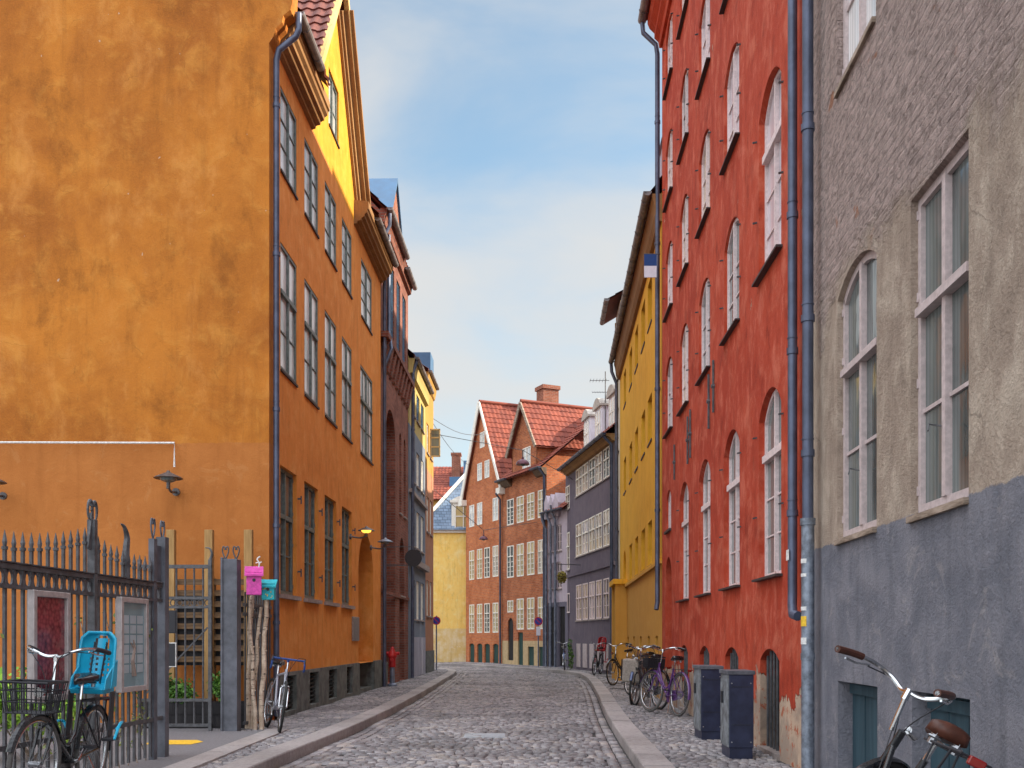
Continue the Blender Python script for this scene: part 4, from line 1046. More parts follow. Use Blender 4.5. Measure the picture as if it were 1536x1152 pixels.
    for h in hs[:-1]: window(F, r, h[0], h[1], h[2], h[3], 0, .05, 2, 2, 'white_frame' if h[2] > 3 else 'pink_frame', ('g_mix', 'g_mix', 'g_pink', 'g_dark'), 'sill_stone', .62, .045, .024, tw=.05)
    h = hs[-1]; door(F, r, h[0], h[1], .1, 2.4, .1, 'pale_door', 3); window(F, r, h[0], h[1], 2.45, 3.3, 0, .05, 2, 1, 'pink_frame', 'g_dark', None)
    for c in cs: m = MB(); m.box(c-.34, c+.34, 0, .03, .2, 1.15); m.build('cellar_shutter', M['flag_white'] if False else simple('pale_cellar_shutter', (.50, .42, .42), .7), r)
    m = MB(); m.box(0, F.L, 0, .06, 3.95, 4.08); m.build('string_course', M['purple'], r)
    cornice(r, o, 0, F.L, [(0, 8.32), (.12, 8.34), (.2, 8.44), (.34, 8.5), (.34, 8.58), (0, 8.58)], 'cornice'); gutter(r, o, 0, F.L, .42, 8.6, .085, 'pipe')
    gable_roof(r, o, 0, F.L, 8.58, .34, 8, 12.6, 'tile_red', 'lilac')
    for p in (905, 884.5, 868):
        s = F.s(p); m = MB(); m.box(s-.5, s+.5, -2.4, -.35, 8.9, 10.35); P_ = arc_pts(s-.58, s+.58, 10.72, .3, 8)
        d = m.build('dormer', M['flag_white'], r)
        m = MB(); m.prism([(s-.58, 10.34)]+P_+[(s+.58, 10.34)], 1, -.25, -2.5); m.build('dormer_roof', M['dormer_lead'], d)
        m = MB(); m.box(s-.36, s+.36, -.345, -.33, 9.25, 10.2); m.build('pane', M['g_sky'], d)
        m = MB()
        for x in (s-.36, s-.02, s+.32): m.box(x, x+.04, -.33, -.30, 9.25, 10.2)
        m.box(s-.36, s+.36, -.33, -.305, 9.7, 9.74); m.build('window', M['white_frame'], d)
    pipe(r, [(.12, .4, 8.5), (.12, .12, 8.2), (.12, .1, .1)], .06, 'pipe', (6, 3.5))
    m = MB(); m.box(.8, 1.4, -4.2, -3.4, 11.8, 13.6); m.build('chimney', M['brick_chim'], r)
    # tall pale narrow house
    A, B = (3.60, 32.83), (3.655, 34.70)
    F = Facade(A, B, 1)
    r = F.root('pale_narrow_house', 'tall narrow pale greenish house squeezed between the yellow and purple houses', 'house')
    hs = [(.5, 1.3, z, z+1.5, 0) for z in (2.3, 5.0, 7.7, 10.2)]
    wall(o, 0, F.L, .02, 12.6, hs, .1, body=8).build('wall', M['pale'], r)
    for h in hs: window(F, r, h[0], h[1], h[2], h[3], 0, .1, 2, 3, 'white_frame', 'g_dark', 'sill_dark')
    gutter(r, o, -.1, F.L+.6, .45, 12.65, .09); gable_roof(r, o, 0, F.L+.5, 12.6, .42, 8, 15.2, 'tile_brown', 'ochre')
build_far()

# ------------------------------------------------------------------ ochre house (right)
def build_ochre():
    A, B = (3.088, 20.32), (3.59, 32.8)
    F = Facade(A, B, 1); o = 1
    r = F.root('ochre_house', 'bright ochre yellow house with small deep windows beyond the red house', 'house')
    hs = []; cs = [F.s(p) for p in (974.7, 964.7, 954.7, 946, 937.3)]
    for i, c in enumerate(cs):
        for zb, zt in ((8.6, 9.65), (5.9, 6.95), (3.05, 4.06)):
            if i == 4 and zb < 4: continue
            hs.append((c-.48, c+.48, zb, zt, 0))
    bs = [(F.s(p)-.28, F.s(p)+.28, 1.05, 1.42, .05) for p in (985, 973, 961, 951, 942)]
    gate = (F.s(937)-.55, F.s(937)+.55, .1, 4.1, .55, .35)
    wall(o, 0, F.L, .02, 10.3, hs+bs+[gate], .16, body=9).build('wall', M['ochre'], r)
    for h in hs: window(F, r, h[0], h[1], h[2], h[3], 0, .16, 2, 3, 'green_frame', 'g_dark', 'sill_dark', sproj=.02)
    for h in bs: door(F, r, h[0], h[1], h[2], h[3], .14, 'vent', 2, .05, 'cellar_window')
    door(F, r, gate[0], gate[1], .1, 4.1, .33, 'dark_door', 4, .55)
    m = MB(); m.box(0, gate[0]-.1, 0, .07, 2.9, 3.0); m.build('string_course', M['ochre'], r)
    m = MB(); m.box(gate[0]-.35, gate[0]-.1, 0, .35, .02, 3.0); m.box(gate[1]+.1, gate[1]+.35, 0, .35, .02, 3.0); m.box(gate[0]-.45, gate[1]+.45, 0, .42, 3.0, 3.15); m.build('porch', M['ochre'], r)
    cornice(r, o, 0, F.L, [(0, 9.95), (.08, 9.97), (.14, 10.1), (.15, 10.22), (.17, 10.35), (.2, 10.45), (.2, 10.52), (0, 10.52)], 'cornice')
    gutter(r, o, -.05, F.L, .30, 10.55, .085)
    gable_roof(r, o, 0, F.L, 10.55, .20, 9, 17.0, 'tile_brown', 'ochre', over=.0)  # unseen ridge raised to keep the sun off the fronts opposite
    m = MB(); m.box(.1, .8, -.75, -.05, 10.6, 11.7); m.prism([(-.8, 11.7), (.0, 11.7), (-.4, 11.85)], 0, .05, .85); m.build('dormer', M['lilac'], r)
    pipe(r, [(F.L-.1, .30, 10.5), (F.L-.1, .28, 10.2), (F.L-.1, .12, 9.8), (F.L-.1, .1, .1)], .055, 'pipe', (8, 5, 2.5))
build_ochre()

# ------------------------------------------------------------------ red house (right)
def build_red():
    X = lambda Y: 2.5+.029*Y
    A, B = (X(9.24), 9.24), (X(20.3), 20.3)
    F = Facade(A, B, 1); o = 1; S = F.sY
    r = F.root('red_house', 'tall brick red plastered house with arched windows and peeling paint at its foot', 'house')
    cs = [S(q) for q in (10.78, 12.92, 15.06, 17.2, 19.2)]
    hs = []; DEP = .10
    def add(c, hw, zb, zt, ri, kind): hs.append((c-hw, c+hw, zb, zt, ri, kind))
    for i, c in enumerate(cs):
        if i < 4: add(c, .53, 2.03, 4.08, .26, 'G')
        else: add(c+.05, .34, 3.47, 4.25, .16, 'S')
        if i == 0: add(c, .53, 5.43, 7.5, .26, 'G')
        else: add(c, .5, 5.37, 6.82, .22, 'R')
        if i != 0: add(c, .5, 7.7, 9.05, .22, 'R')
        add(c, .5, 9.9, 11.2, .22, 'R'); add(c, .5, 12.15, 13.4, .22, 'R')
    for i, c in enumerate(cs[:4]): add(c, .45, .12, 1.24, .13, 'B')
    add(cs[4]+.1, .48, .1, 2.95, .45, 'D')
    wall(o, 0, F.L, .02, 13.75, [(h[0], h[1], h[2], h[3], h[4], {'B': .22, 'D': .22, 'G': .13}.get(h[5], DEP)) for h in hs], DEP, body=9).build('wall', M['red'], r)
    for a, b, zb, zt, ri, k in hs:
        if k == 'G': window(F, r, a, b, zb, zt, ri, .13, 2, 3, 'pink_frame', 'g_curt' if zb < 3 else ('g_pink', 'g_mix'), 'sill_dark', .66, .042, .018, sproj=.07, sillh=.03, tw=.08, tproj=.02)
        elif k == 'R': window(F, r, a, b, zb, zt, ri, DEP, 2, 3, 'pink_frame', ('g_pink', 'g_mix', 'g_curt'), 'sill_dark', None, .042, .018, sproj=.065, sillh=.022)
        elif k == 'S': window(F, r, a, b, zb, zt, ri, DEP, 2, 2, 'pink_frame', 'g_curt', 'sill_dark', None, .04, .02)
        elif k == 'B':
            m = MB(); m.box(a, b, -.2, -.18, zb, zt); cw = m.build('cellar_window', M['g_dark'], r)
            m = MB(); n = 6
            for j in range(n):
                x = a+(b-a)*(j+.5)/n; m.tube([(x, -.07, zb-.1), (x, -.07, zt)], .016, 7)
            m.build('bars', M['iron'], cw)
            m = MB(); m.box(a-.02, b+.05, -.2, .03, zb-.06, zb+.015); m.build('sill', M['sill_stone'], cw)
        elif k == 'D': door(F, r, a, b, zb, zt, .2, 'grey_door', 4, ri)
    # iron wall anchors
    for px, z0, z1 in ((1065, 4.45, 5.25), (1072, 4.6, 5.35), (1033, 4.3, 5.1), (1037, 4.35, 5.15), (1013, 4.3, 4.95)):
        s = F.s(px); m = MB(); m.box(s-.018, s+.018, .01, .035, z0, z1); m.tube([(s, 0, (z0+z1)/2), (s, .05, (z0+z1)/2)], .03, 8); m.build('wall_anchor', M['iron'], r)
    m = MB(); m.beam((0, 0, 0), (0, .05, -.01), .018, .018); me = m.mesh('window_stay', [M['iron']])
    for h in hs:
        if h[5] in 'RG':
            for q in (.35, .8):
                for x in (h[1]+.09, h[0]-.09): link('window_stay', me, r, (x, 0, h[2]+(h[3]-h[2])*q))
    cornice(r, o, 0, F.L, [(0, 13.5), (.06, 13.5), (.08, 13.62), (.16, 13.7), (.16, 13.8), (.26, 13.9), (.3, 14.0), (.3, 14.1), (0, 14.1)], 'red')
    gutter(r, o, 0, F.L+.1, .40, 14.14, .09)
    gable_roof(r, o, 0, F.L, 14.1, .34, 9, 16.4, 'tile_brown', 'red', over=.02)
    pipe(r, [(F.L+.05, .40, 14.05), (F.L+.05, .38, 13.85), (F.L+.05, .12, 13.6), (F.L+.05, .09, 13.4), (F.L+.05, .09, 2.1), (F.L-.0, .12, 1.95)], .05, 'pipe', (12, 9.5, 6.5, 4))
    s = F.s(1203); p = pipe(r, [(s, .09, 14.0), (s, .09, 1.78), (s-.03, .10, 1.66), (s-.14, .12, 1.58), (s-.24, .10, 1.56)], .046, 'pipe', (7.6, 5.4, 4.1, 2.55))
    m = MB(); m.box(s-.05, s+.045, .09+.046, .09+.05, 2.1, 2.2); m.build('sticker', M['white'], p)
    return F
FR = build_red()

# ------------------------------------------------------------------ grey house (right, nearest)
def build_grey():
    X = lambda Y: 2.258+.0554*Y
    A, B = (X(1.0), 1.0), (X(9.22), 9.22)
    F = Facade(A, B, 1); o = 1; S = F.sY
    r = F.root('grey_house', 'rough beige and grey plastered house with flaking pinkish windows, nearest on the right', 'house')
    w1 = (F.s(1453), F.s(1366)); w2 = (F.s(1315), F.s(1256))
    def ss(a): return (min(a), max(a))
    w1, w2 = ss(w1), ss(w2)
    hs = [(w1[0], w1[1], 2.15, 4.22, .0), (w2[0], w2[1], 2.17, 4.32, .16), (w2[0]+.02, w2[1], 5.9, 7.9, .1), (w1[0], w1[1], 5.9, 7.9, 0)]
    for y0 in (4.0, 2.4): hs += [(S(y0)-.5, S(y0)+.5, 2.15, 4.22, 0), (S(y0)-.5, S(y0)+.5, 5.9, 7.9, 0)]
    b1 = ss((F.s(1455), F.s(1368))); b2 = ss((F.s(1316), F.s(1257)))
    bs = [(b1[0], b1[1], .1, 1.01, 0, .16), (b2[0], b2[1], .1, 1.0, 0, .16)]
    wall(o, 0, F.L, .02, 14.0, hs+bs, .12, body=9).build('wall', M['grey'], r)
    for h in hs: window(F, r, h[0], h[1], h[2], h[3], h[4], .11, 2, 2, 'pink_worn', 'g_old' if h[2] < 5 else 'g_sky', 'sill_wood', .635, .055, .026, sproj=.03, sillh=.045, hinge=True, tw=.055, tproj=.02)
    for h in bs:
        d = door(F, r, h[0], h[1], h[2], h[3], .15, 'teal_door', 3, 0, 'cellar_hatch')
        m = MB(); m.box(h[0]+.02, h[1]-.02, -.13, -.09, .12, .2); m.box(h[0]+.02, h[1]-.02, -.13, -.09, .9, .98); m.box(h[0]+.06, h[0]+.1, -.12, -.09, .5, .56); m.build('hatch_frame', M['teal_door'], d)
    for h in hs[:2]:                               # window stay rods
        m = MB(); c = (h[0]+h[1])/2; z = h[2]+.5; m.tube([(c+.02, -.03, z), (c+.06, .03, z+.02), (c+.02, .05, z-.03)], .006, 5); m.build('latch', M['iron'], r)
    s = F.sY(8.78)
    p = pipe(r, [(s, .11, 14.0), (s, .11, 2.35)], .05, 'pipe', (8.2, 5.9, 4.2, 3.0))
    m = MB(); m.tube([(s, .11, 2.4), (s, .11, .12)], .058, 12); m.tube([(s, .11, 2.36), (s, .11, 2.42)], .068, 12); m.tube([(s, .11, 1.16), (s, .11, 1.22)], .064, 12)
    q = m.build('downpipe_foot', M['zinc_old'], r, smooth=True)
    def stk(z, h, mat, a0=-2.7, a1=-1.2):
        m = MB(); n = 5
        for k in range(n):
            t0, t1 = a0+(a1-a0)*k/n, a0+(a1-a0)*(k+1)/n; rr = .0605
            m.quad((s+rr*math.cos(t0), .11+rr*math.sin(t0+math.pi)*1, z), (s+rr*math.cos(t1), .11+rr*math.sin(t1+math.pi)*1, z), (s+rr*math.cos(t1), .11+rr*math.sin(t1+math.pi)*1, z+h), (s+rr*math.cos(t0), .11+rr*math.sin(t0+math.pi)*1, z+h))
        m.build('sticker', M[mat], q)
    for z, h, mt in ((2.02, .04, 'white'), (1.9, .03, 'white'), (1.6, .035, 'white'), (1.46, .09, 'sticker_y'), (1.3, .06, 'white')): stk(z, h, mt)
    gable_roof(r, o, 0, F.L, 14.0, .3, 9, 16.4, 'tile_brown', 'grey', over=.02)
    return F
FG = build_grey()

# ------------------------------------------------------------------ iron fence, gate, yard
def build_fence():
    m0 = .055; fx = lambda Y: -4.265+m0*Y
    Y0, Y1 = 3.0, 10.42
    F = Facade((fx(Y0), Y0), (fx(Y1), Y1), -1); o = -1; S = F.sY
    r = F.root('iron_fence', 'grey wrought iron fence with spearhead pickets and scroll posts on the left', 'fence')
    def rail(z0, z1, t=.05, name='rail'):
        m = MB(); m.box(0, F.L, -t/2, t/2, z0, z1); return m.build(name, M['iron'], r)
    rail(1.885, 1.925); rail(1.735, 1.765); rail(.50, .54); rail(1.93, 1.94, .07)
    # ring frieze between the two upper rails
    m = MB(); s = .06
    while s < F.L:
        P = [(s+.045*math.cos(t), 0, 1.815+.062*math.sin(t)) for t in [math.pi*2*k/10 for k in range(10)]]
        m.tube(P, .012, 5, closed=True); m.tube([(s+.0625, 0, 1.765), (s+.0625, 0, 1.885)], .010, 5); s += .125
    m.build('ring_frieze', M['iron'], r)
    cache = {}
    posts = [S(8.88), S(5.4), S(10.42)]
    s = .0
    while s < F.L-.12:
        dmin = min(abs(s-p) for p in posts)
        if dmin > .055:
            a = max([p for p in [-1.5]+posts if p < s]); b = min([p for p in posts+[99] if p > s])
            t = (s-a)/(b-a); h = 2.17+.20*(abs(2*t-1)**2.2) if b < 90 else 2.2
            if a == posts[0]: h = 2.15+.15*((1-t)**2)+.05*t*t
            k = round(h, 2)
            if k not in cache:
                m = MB(); m.box(-.014, .014, -.011, .011, .14, h-.13)
                m.tube([(0, 0, h-.15), (0, 0, h-.125)], .024, 8); m.tube([(0, 0, h-.13), (0, 0, h-.09), (0, 0, h)], [.014, .021, .002], 6)
                cache[k] = m.mesh('picket', [M['iron']])
            link('picket', cache[k], r, (s, 0, 0))
        s += .125
    def post(s, h, curl=True):
        m = MB(); m.box(s-.028, s+.028, -.035, .035, .05, h-.1); m.tube([(s, 0, h-.12), (s, 0, h+.03)], .014, 6)
        if curl:
            for sg in (-1, 1):
                P = [(s+sg*(.012+.045*(1-math.cos(t))*.8), 0, h+.02+.06*math.sin(t)*1.1-.02*t*.6) for t in [math.pi*1.45*k/12 for k in range(13)]]
                m.tube(P, [.018-.0006*k for k in range(13)], 6)
        for k in range(5): m.tube([(s-.02-.0*k, 0, 2.3+.05*k), (s, 0, 2.36+.05*k)], .012, 5)
        m.prism([(s-.10, 2.15), (s-.028, 2.15), (s-.028, 2.48)], 1, -.012, .012)
        return m.build('post', M['iron'], r)
    post(posts[0], 2.52); post(posts[1], 2.52)
    # end pier: flat plates with heart shaped loops
    m = MB(); a, b = F.L-.30, F.L; m.box(b-.05, b+.05, -.05, .05, .05, 2.42); m.box(a+.02, a+.10, -.03, .03, .05, 2.38); m.box(a+.1, b-.05, -.008, .008, 1.95, 2.32)
    for s in (a+.06, b):
        for sg in (-1, 1):
            P = [(s, 0, 2.38), (s+sg*.035, 0, 2.46), (s+sg*.05, 0, 2.53), (s+sg*.035, 0, 2.585), (s+sg*.006, 0, 2.57), (s+sg*.012, 0, 2.53)]
            m.tube(smoothpts(P, 4), .010, 6)
    m.build('end_pier', M['iron_post'], r)
    # curved horn ornament
    m = MB(); s = S(9.55)
    P = smoothpts([(s+.0, 0, 1.93), (s+.01, 0, 2.2), (s+.03, 0, 2.33), (s-.02, 0, 2.42), (s-.10, 0, 2.45)], 5); n = len(P)
    m.tube(P, [.035*(1-(k/n)**2)+.003 for k in range(n)], 6); m.build('horn_ornament', M['iron'], r)
    # poster cases hang on it
    def case(pxa, pxb, zt, zb, label, mat, blue=False):
        a, b = sorted((F.s(pxa), F.s(pxb))); w = b-a; h = zt-zb; c = fx(0)
        A_ = F.A+F.d*(a-.17)
        q = thing('poster_case', label, 'poster case', (A_.x+.03, A_.y, zb), (0, 0, F.rz), 'poster cases on the iron fence')
        m = MB(); t = .05; Y_ = (-.0, -.06)
        m.box(0, t, *Y_, 0, h); m.box(w-t, w, *Y_, 0, h); m.box(t, w-t, *Y_, 0, t); m.box(t, w-t, *Y_, h-t, h); m.box(.02, w-.02, .0, .015, .02, h-.02)
        m.build('frame', M['case'], q, bevel=.006)
        m = MB(); m.quad((t, -.03, t), (w-t, -.03, t), (w-t, -.03, h-t), (t, -.03, h-t)); m.build('poster', M[mat], q)
        if blue:
            m = MB()
            for j in range(6):
                for i in range(3):
                    m.quad((t+.03+i*(w-2*t-.04)/3, -.033, t+.13+j*.095), (t+.03+(i+.85)*(w-2*t-.04)/3, -.033, t+.13+j*.095), (t+.03+(i+.85)*(w-2*t-.04)/3, -.033, t+.2+j*.095+.01), (t+.03+i*(w-2*t-.04)/3, -.033, t+.2+j*.095+.01))
            m.build('paper_sheets', M['paper'], q)
            m = MB(); x = w*.5
            m.tube([(x, -.037, .15), (x-.03, -.037, .3), (x+.02, -.037, .42), (x+.0, -.037, .5)], [.03, .02, .014, .006], 5); m.tube([(x+.02, -.037, .4), (x-.06, -.037, .47)], .006, 5)
            m.build('drawing', M['tree_ink'], q)
        return q
    case(106, 52, 1.735, .84, 'poster case with a dark red rose patterned poster behind the parked bicycle', 'poster_red')
    case(221, 181, 1.745, .84, 'poster case with a pale blue grey notice sheet near the gate', 'poster_blue', True)
    # gate leaf, swung open into the yard
    g = thing('gate_leaf', 'open iron gate leaf with a curled tip and vertical bars beside the fence end', 'gate', (-4.06, 13.35, 0), (0, 0, 0))
    m = MB(); Wd = 1.0
    for z0, z1 in ((.16, .20), (.50, .54), (1.76, 1.79), (1.88, 1.92), (2.30, 2.35)): m.box(-Wd, 0, -.02, .02, z0, z1)
    m.box(-.045, 0, -.025, .025, .1, 2.42); m.box(-Wd, -Wd+.045, -.025, .025, .1, 2.42)
    P = smoothpts([(-.02, 0, 2.42), (.0, 0, 2.5), (-.03, 0, 2.57), (-.09, 0, 2.58)], 4); m.tube(P, [.022-.0012*k for k in range(len(P))], 6)
    m.build('frame', M['iron'], g)
    bm_ = MB(); bm_.tube([(0, 0, .2), (0, 0, 2.3)], .013, 6); me = bm_.mesh('bar', [M['iron']])
    for k in range(7): link('bar', me, g, (-Wd+.16+k*.12, 0, 0))
    m = MB()
    for k in range(10):
        x = -Wd+.1+k*.093; m.tube([(x+.036*math.cos(t), 0, 1.835+.042*math.sin(t)) for t in [math.pi*2*j/10 for j in range(10)]], .008, 5, closed=True)
    m.build('ring_frieze', M['iron'], g)
    m = MB(); m.beam((-Wd+.1, .0, .6), (-.06, .0, 1.5), .02, .02); m.build('brace', M['iron'], g)
    # gate post by the house
    q = thing('gate_post', 'broad grey steel gate post with two heart loops beside the birch poles', 'gate post', (-3.85, 13.45, .05))
    m = MB(); m.box(-.08, .13, -.10, .10, 0, 2.38); m.box(-.09, -.06, -.12, .12, 0, 2.40); m.build('shaft', M['iron_post'], q, bevel=.006)
    m = MB()
    for s in (-.055, .09):
        for sg in (-1, 1):
            P = [(s, 0, 2.38), (s+sg*.03, 0, 2.45), (s+sg*.042, 0, 2.51), (s+sg*.03, 0, 2.555), (s+sg*.006, 0, 2.54), (s+sg*.01, 0, 2.51)]
            m.tube(smoothpts(P, 4), .010, 6)
    m.build('heart_loops', M['iron'], q)
    # small black notice boards
    for z0, z1, lb in ((1.42, 1.72, 'small black notice board, the upper one beside the fence end'), (.98, 1.30, 'small black notice board with white edge, the lower one beside the fence end')):
        x, y, _ = pw(12.9, 250, 0); q = thing('notice_board', lb, 'notice board', (x, y, z0), group='notice boards on the gate')
        m = MB(); m.box(0, .125, -.01, .01, 0, z1-z0); m.build('frame', M['white' if z0 < 1.2 else 'chalk'], q)
        m = MB(); m.box(.01, .115, -.016, -.011, .012, z1-z0-.012); m.build('board', M['chalk'], q)
    # timber posts and slatted screen in the yard
    for px, lab in ((257, 'raw timber post nearest the fence end'), (314, 'raw timber post in the middle above the slatted screen'), (373, 'raw timber post behind the pink nesting box')):
        x, y, _ = pw(14.7, px, 0); m = MB(); m.box(-.06, .06, -.05, .05, 0, 2.92); tag(m.build('timber_post', M['timber'], bevel=.006, loc=(x, y, .05)), lab, 'post', 'timber posts in the yard')
    q = thing('slatted_screen', 'brown slatted timber screen in the yard behind the gate', 'screen', (-5.3, 14.75, .05))
    sm = MB(); sm.box(0, 1.62, -.012, .012, 0, .085); me = sm.mesh('slat', [M['slat']])
    for k in range(8): link('slat', me, q, (0, 0, .95+k*.165))
    m = MB()
    for x in (.1, .8, 1.5): m.box(x, x+.06, .02, .06, 0, 2.2)
    m.build('upright', M['slat'], q)
    m = MB(); m.box(.0, 1.6, .05, .07, .9, 2.0); m.build('backing', M['dark_door'], q)
    q = thing('planter', 'low dark timber planter with plants behind the gate leaf', 'planter', (-5.4, 14.45, .05))
    m = MB(); m.box(0, 1.55, -.15, .15, 0, .38)
    for k in range(2): m.box(-.01, 1.56, -.162, -.152, .03+k*.18, .17+k*.18)
    m.build('box', M['dark_door'], q)
    # narrow black iron panel between gate post and house
    q = thing('iron_railing', 'narrow black iron panel with vertical bars behind the birch poles', 'railing', (-3.72, 13.7, .05), (0, 0, R(88.4)))
    for z in (1.75, .1, 1.62): m = MB(); m.box(0, 1.35, -.02, .02, z, z+.045); m.build('rail', M['iron'], q)
    bm_ = MB(); bm_.tube([(0, 0, .1), (0, 0, 1.95)], .014, 6); me = bm_.mesh('bar', [M['iron']])
    for k in range(11): link('bar', me, q, (.05+k*.125, 0, 0))
    return F
FF = build_fence()

# ------------------------------------------------------------------ birch poles, nesting boxes, plants
def build_birch():
    lab = ['birch pole, the tall left one holding up the pink nesting box', 'birch pole, thin and crooked in the middle of the bundle', 'birch pole nearest the white bicycle', 'birch pole, short one at the back of the bundle']
    spec = [(371, 1.93, .042, .015), (383, 1.8, .030, -.02), (391, 1.85, .038, .02), (377, 1.7, .028, .03)]
    for (px, h, rr, tl), lb in zip(spec, lab):
        Y = 13.75+random.uniform(-.1, .25); x, y, _ = pw(Y, px, 0)
        P = [(0+tl*k*.6+.012*math.sin(k*2.1+px), .01*math.cos(k*1.7), h*k/7) for k in range(8)]
        m = MB(); m.tube(P, [rr*(1-.04*k)*random.uniform(.93, 1.07) for k in range(8)], 10)
        for k in range(6):
            z = random.uniform(.1, .9)*h; a = random.uniform(-1.5, -.2); m.tube([(tl*z/h*4, 0, z), (tl*z/h*4+math.cos(a)*rr*1.3, math.sin(a)*rr*1.3, z+.03)], .010, 5)
        tag(m.build('birch_pole', M['birch'], smooth=True, loc=(x, y, .09)), lb, 'pole', 'birch poles beside the gate post')
    def nest(name_label, px, Y, zb, w, h, mat, rz, dots=False):
        x, y, _ = pw(Y, px, 0)
        q = thing('nesting_box', name_label, 'nesting box', (x, y, zb), (0, 0, R(rz)), 'nesting boxes on the birch poles')
        m = MB(); m.box(-w/2, w/2, -w/2, w/2, 0, h*.78); m.build('body', M[mat], q, bevel=.004)
        m = MB(); m.prism([(-w/2-.03, h*.78-.06), (-w/2-.03, h*.78-.035), (w/2, h), (w/2, h-.03)], 0, -w/2-.025, w/2+.025)
        m.prism([(-w/2, h*.78), (w/2, h*.78), (w/2, h-.031)], 0, -w/2, w/2); m.build('lid', M[mat], q)
        m = MB(); m.tube([(0, -w/2-.002, h*.5), (0, -w/2-.006, h*.5)], .022, 12); m.build('entrance_hole', M['chalk'], q)
        if dots:
            m = MB()
            for k in range(12): a, b = random.uniform(-.8, .8)*w/2, random.uniform(.1, .7)*h; m.tube([(a, -w/2-.001, b), (a, -w/2-.004, b)], .008, 8)
            m.build('painted_dots', M['sticker_y'], q)
    nest('bright magenta nesting box with sloping lid on the birch poles', 381, 13.55, 1.95, .20, .40, 'pink_box', 14)
    nest('turquoise nesting box with yellow dots beside the corner downpipe', 403, 13.75, 1.89, .17, .29, 'cyan_box', 6, True)
    x, y, _ = pw(13.55, 388, 0); m = MB(); m.tube(smoothpts([(0, 0, 0), (.01, 0, .06), (-.02, 0, .11), (.02, 0, .15)], 4), .010, 6); m.tube([(0, 0, .05), (.04, 0, .075)], .008, 5); m.tube([(0, 0, .07), (-.04, 0, .06)], .008, 5)
    tag(m.build('twig_figure', M['white'], smooth=True, loc=(x, y, 2.33)), 'small white twig figure standing on the magenta nesting box', 'ornament')
build_birch()
def leaves(m, c, rad, n, size, tone=(0, 1), flat=1.):
    for _ in range(n):
        d = Vector((random.gauss(0, 1), random.gauss(0, 1), random.gauss(0, 1))).normalized()*(random.random()**.45)
        p = Vector((c[0]+d.x*rad[0], c[1]+d.y*rad[1], c[2]+d.z*rad[2]))
        a = Vector((random.gauss(0, 1), random.gauss(0, 1), random.gauss(0, .6))).normalized(); b = a.cross(Vector((random.gauss(0, 1), random.gauss(0, 1), random.gauss(0, 1)))).normalized()
        s = size*random.uniform(.6, 1.3)
        m.add([p-a*s, p+b*s*.45, p+a*s, p-b*s*.45], [(0, 1, 2, 3)], 0, random.uniform(*tone))
def bush(label, X, Y, z, rad, n, size, mat, blobs=5, name='bush'):
    q = thing(name, label, 'plant', (X, Y, z)); m = MB(); st = MB()
    for k in range(blobs):
        c = (random.uniform(-.6, .6)*rad[0], random.uniform(-.6, .6)*rad[1], rad[2]*random.uniform(.5, 1.5))
        leaves(m, c, (rad[0]*.55, rad[1]*.55, rad[2]*.5), n//blobs, size); st.tube([(0, 0, 0), (c[0]*.5, c[1]*.5, c[2]*.5), c], [.014, .010, .004], 5)
    m.build('leaves', M[mat], q, fix=False); st.build('stems', M['sill_wood'], q)
bush('bright green sunlit bush behind the fence at the left edge', -5.15, 10.6, .05, (.55, .8, .55), 1700, .05, 'leaf_bright', 7)
bush('leafy green shrub behind the gate leaf', -4.25, 14.4, .35, (.25, .2, .30), 1200, .035, 'leaf', 5, 'shrub')
bush('low green shrub in the yard left of the gate leaf', -4.95, 14.4, .35, (.45, .2, .30), 1300, .035, 'leaf', 5, 'shrub')
bush('dark green shrub at the foot of the side wall behind the poster cases', -6.6, 14.0, .05, (.8, .4, .4), 1100, .05, 'leaf', 6, 'shrub')
def ivy():
    q = thing('climbing_vine', 'sparse climbing vine with small leaves twining through the iron fence', 'plant', (FF.A.x, FF.A.y, .08), (0, 0, FF.rz))
    lf = MB()
    for s0 in (4.2, 5.1, 5.7, 6.25, 6.5, 6.7, 6.9, 7.1):
        P = []; x = s0; z = 0
        while z < random.uniform(1.4, 2.0): P.append((x, .03+.03*math.sin(z*9), z)); x += random.gauss(0, .05); z += .12
        if len(P) > 2:
            st = MB(); st.tube(P, .006, 5); st.build('stem', M['sill_wood'], q)
            for p in P[2:]:
                if random.random() < .75: leaves(lf, p, (.07, .05, .07), 5, .026, (.2, 1))
    lf.build('leaves', M['leaf_ivy'], q, fix=False)
ivy()

# ------------------------------------------------------------------ lamps, signs, hydrant, cabinets
def wall_lamp(label, loc, rz, mat='lamp_shade', lit=False, R0=.215):
    """flat bell shade on a bracket; local +y points to the wall"""
    q = thing('wall_lamp', label, 'lamp', loc, (0, 0, rz), 'wall lamps')
    m = MB(); k = R0/.215
    m.lathe([(.02*k, .10*k), (.035*k, .075*k), (.10*k, .045*k), (.19*k, .005), (.215*k, -.015), (.205*k, -.02), (.15*k, .0), (.05*k, .02)], seg=24)
    m.build('shade', M[mat], q, smooth=True)
    m = MB(); m.lathe([(.04*k, .01), (.13*k, -.01), (.11*k, -.05*k), (.05*k, -.075*k), (.01, -.08*k)], seg=20); m.build('glass', M['amber' if lit else 'g_curt'], q, smooth=True)
    m = MB(); m.tube(smoothpts([(0, .0, -.07*k), (0, .03, -.16*k), (0, .14, -.20*k), (0, .32, -.17*k)], 4), .018, 8)
    m.tube([(0, .32, -.17*k), (0, .36, -.17*k)], .06, 12); m.tube([(0, .0, -.06*k), (0, .0, -.17*k)], .03, 8); m.build('bracket', M['lamp_shade'], q, smooth=True)
    return q
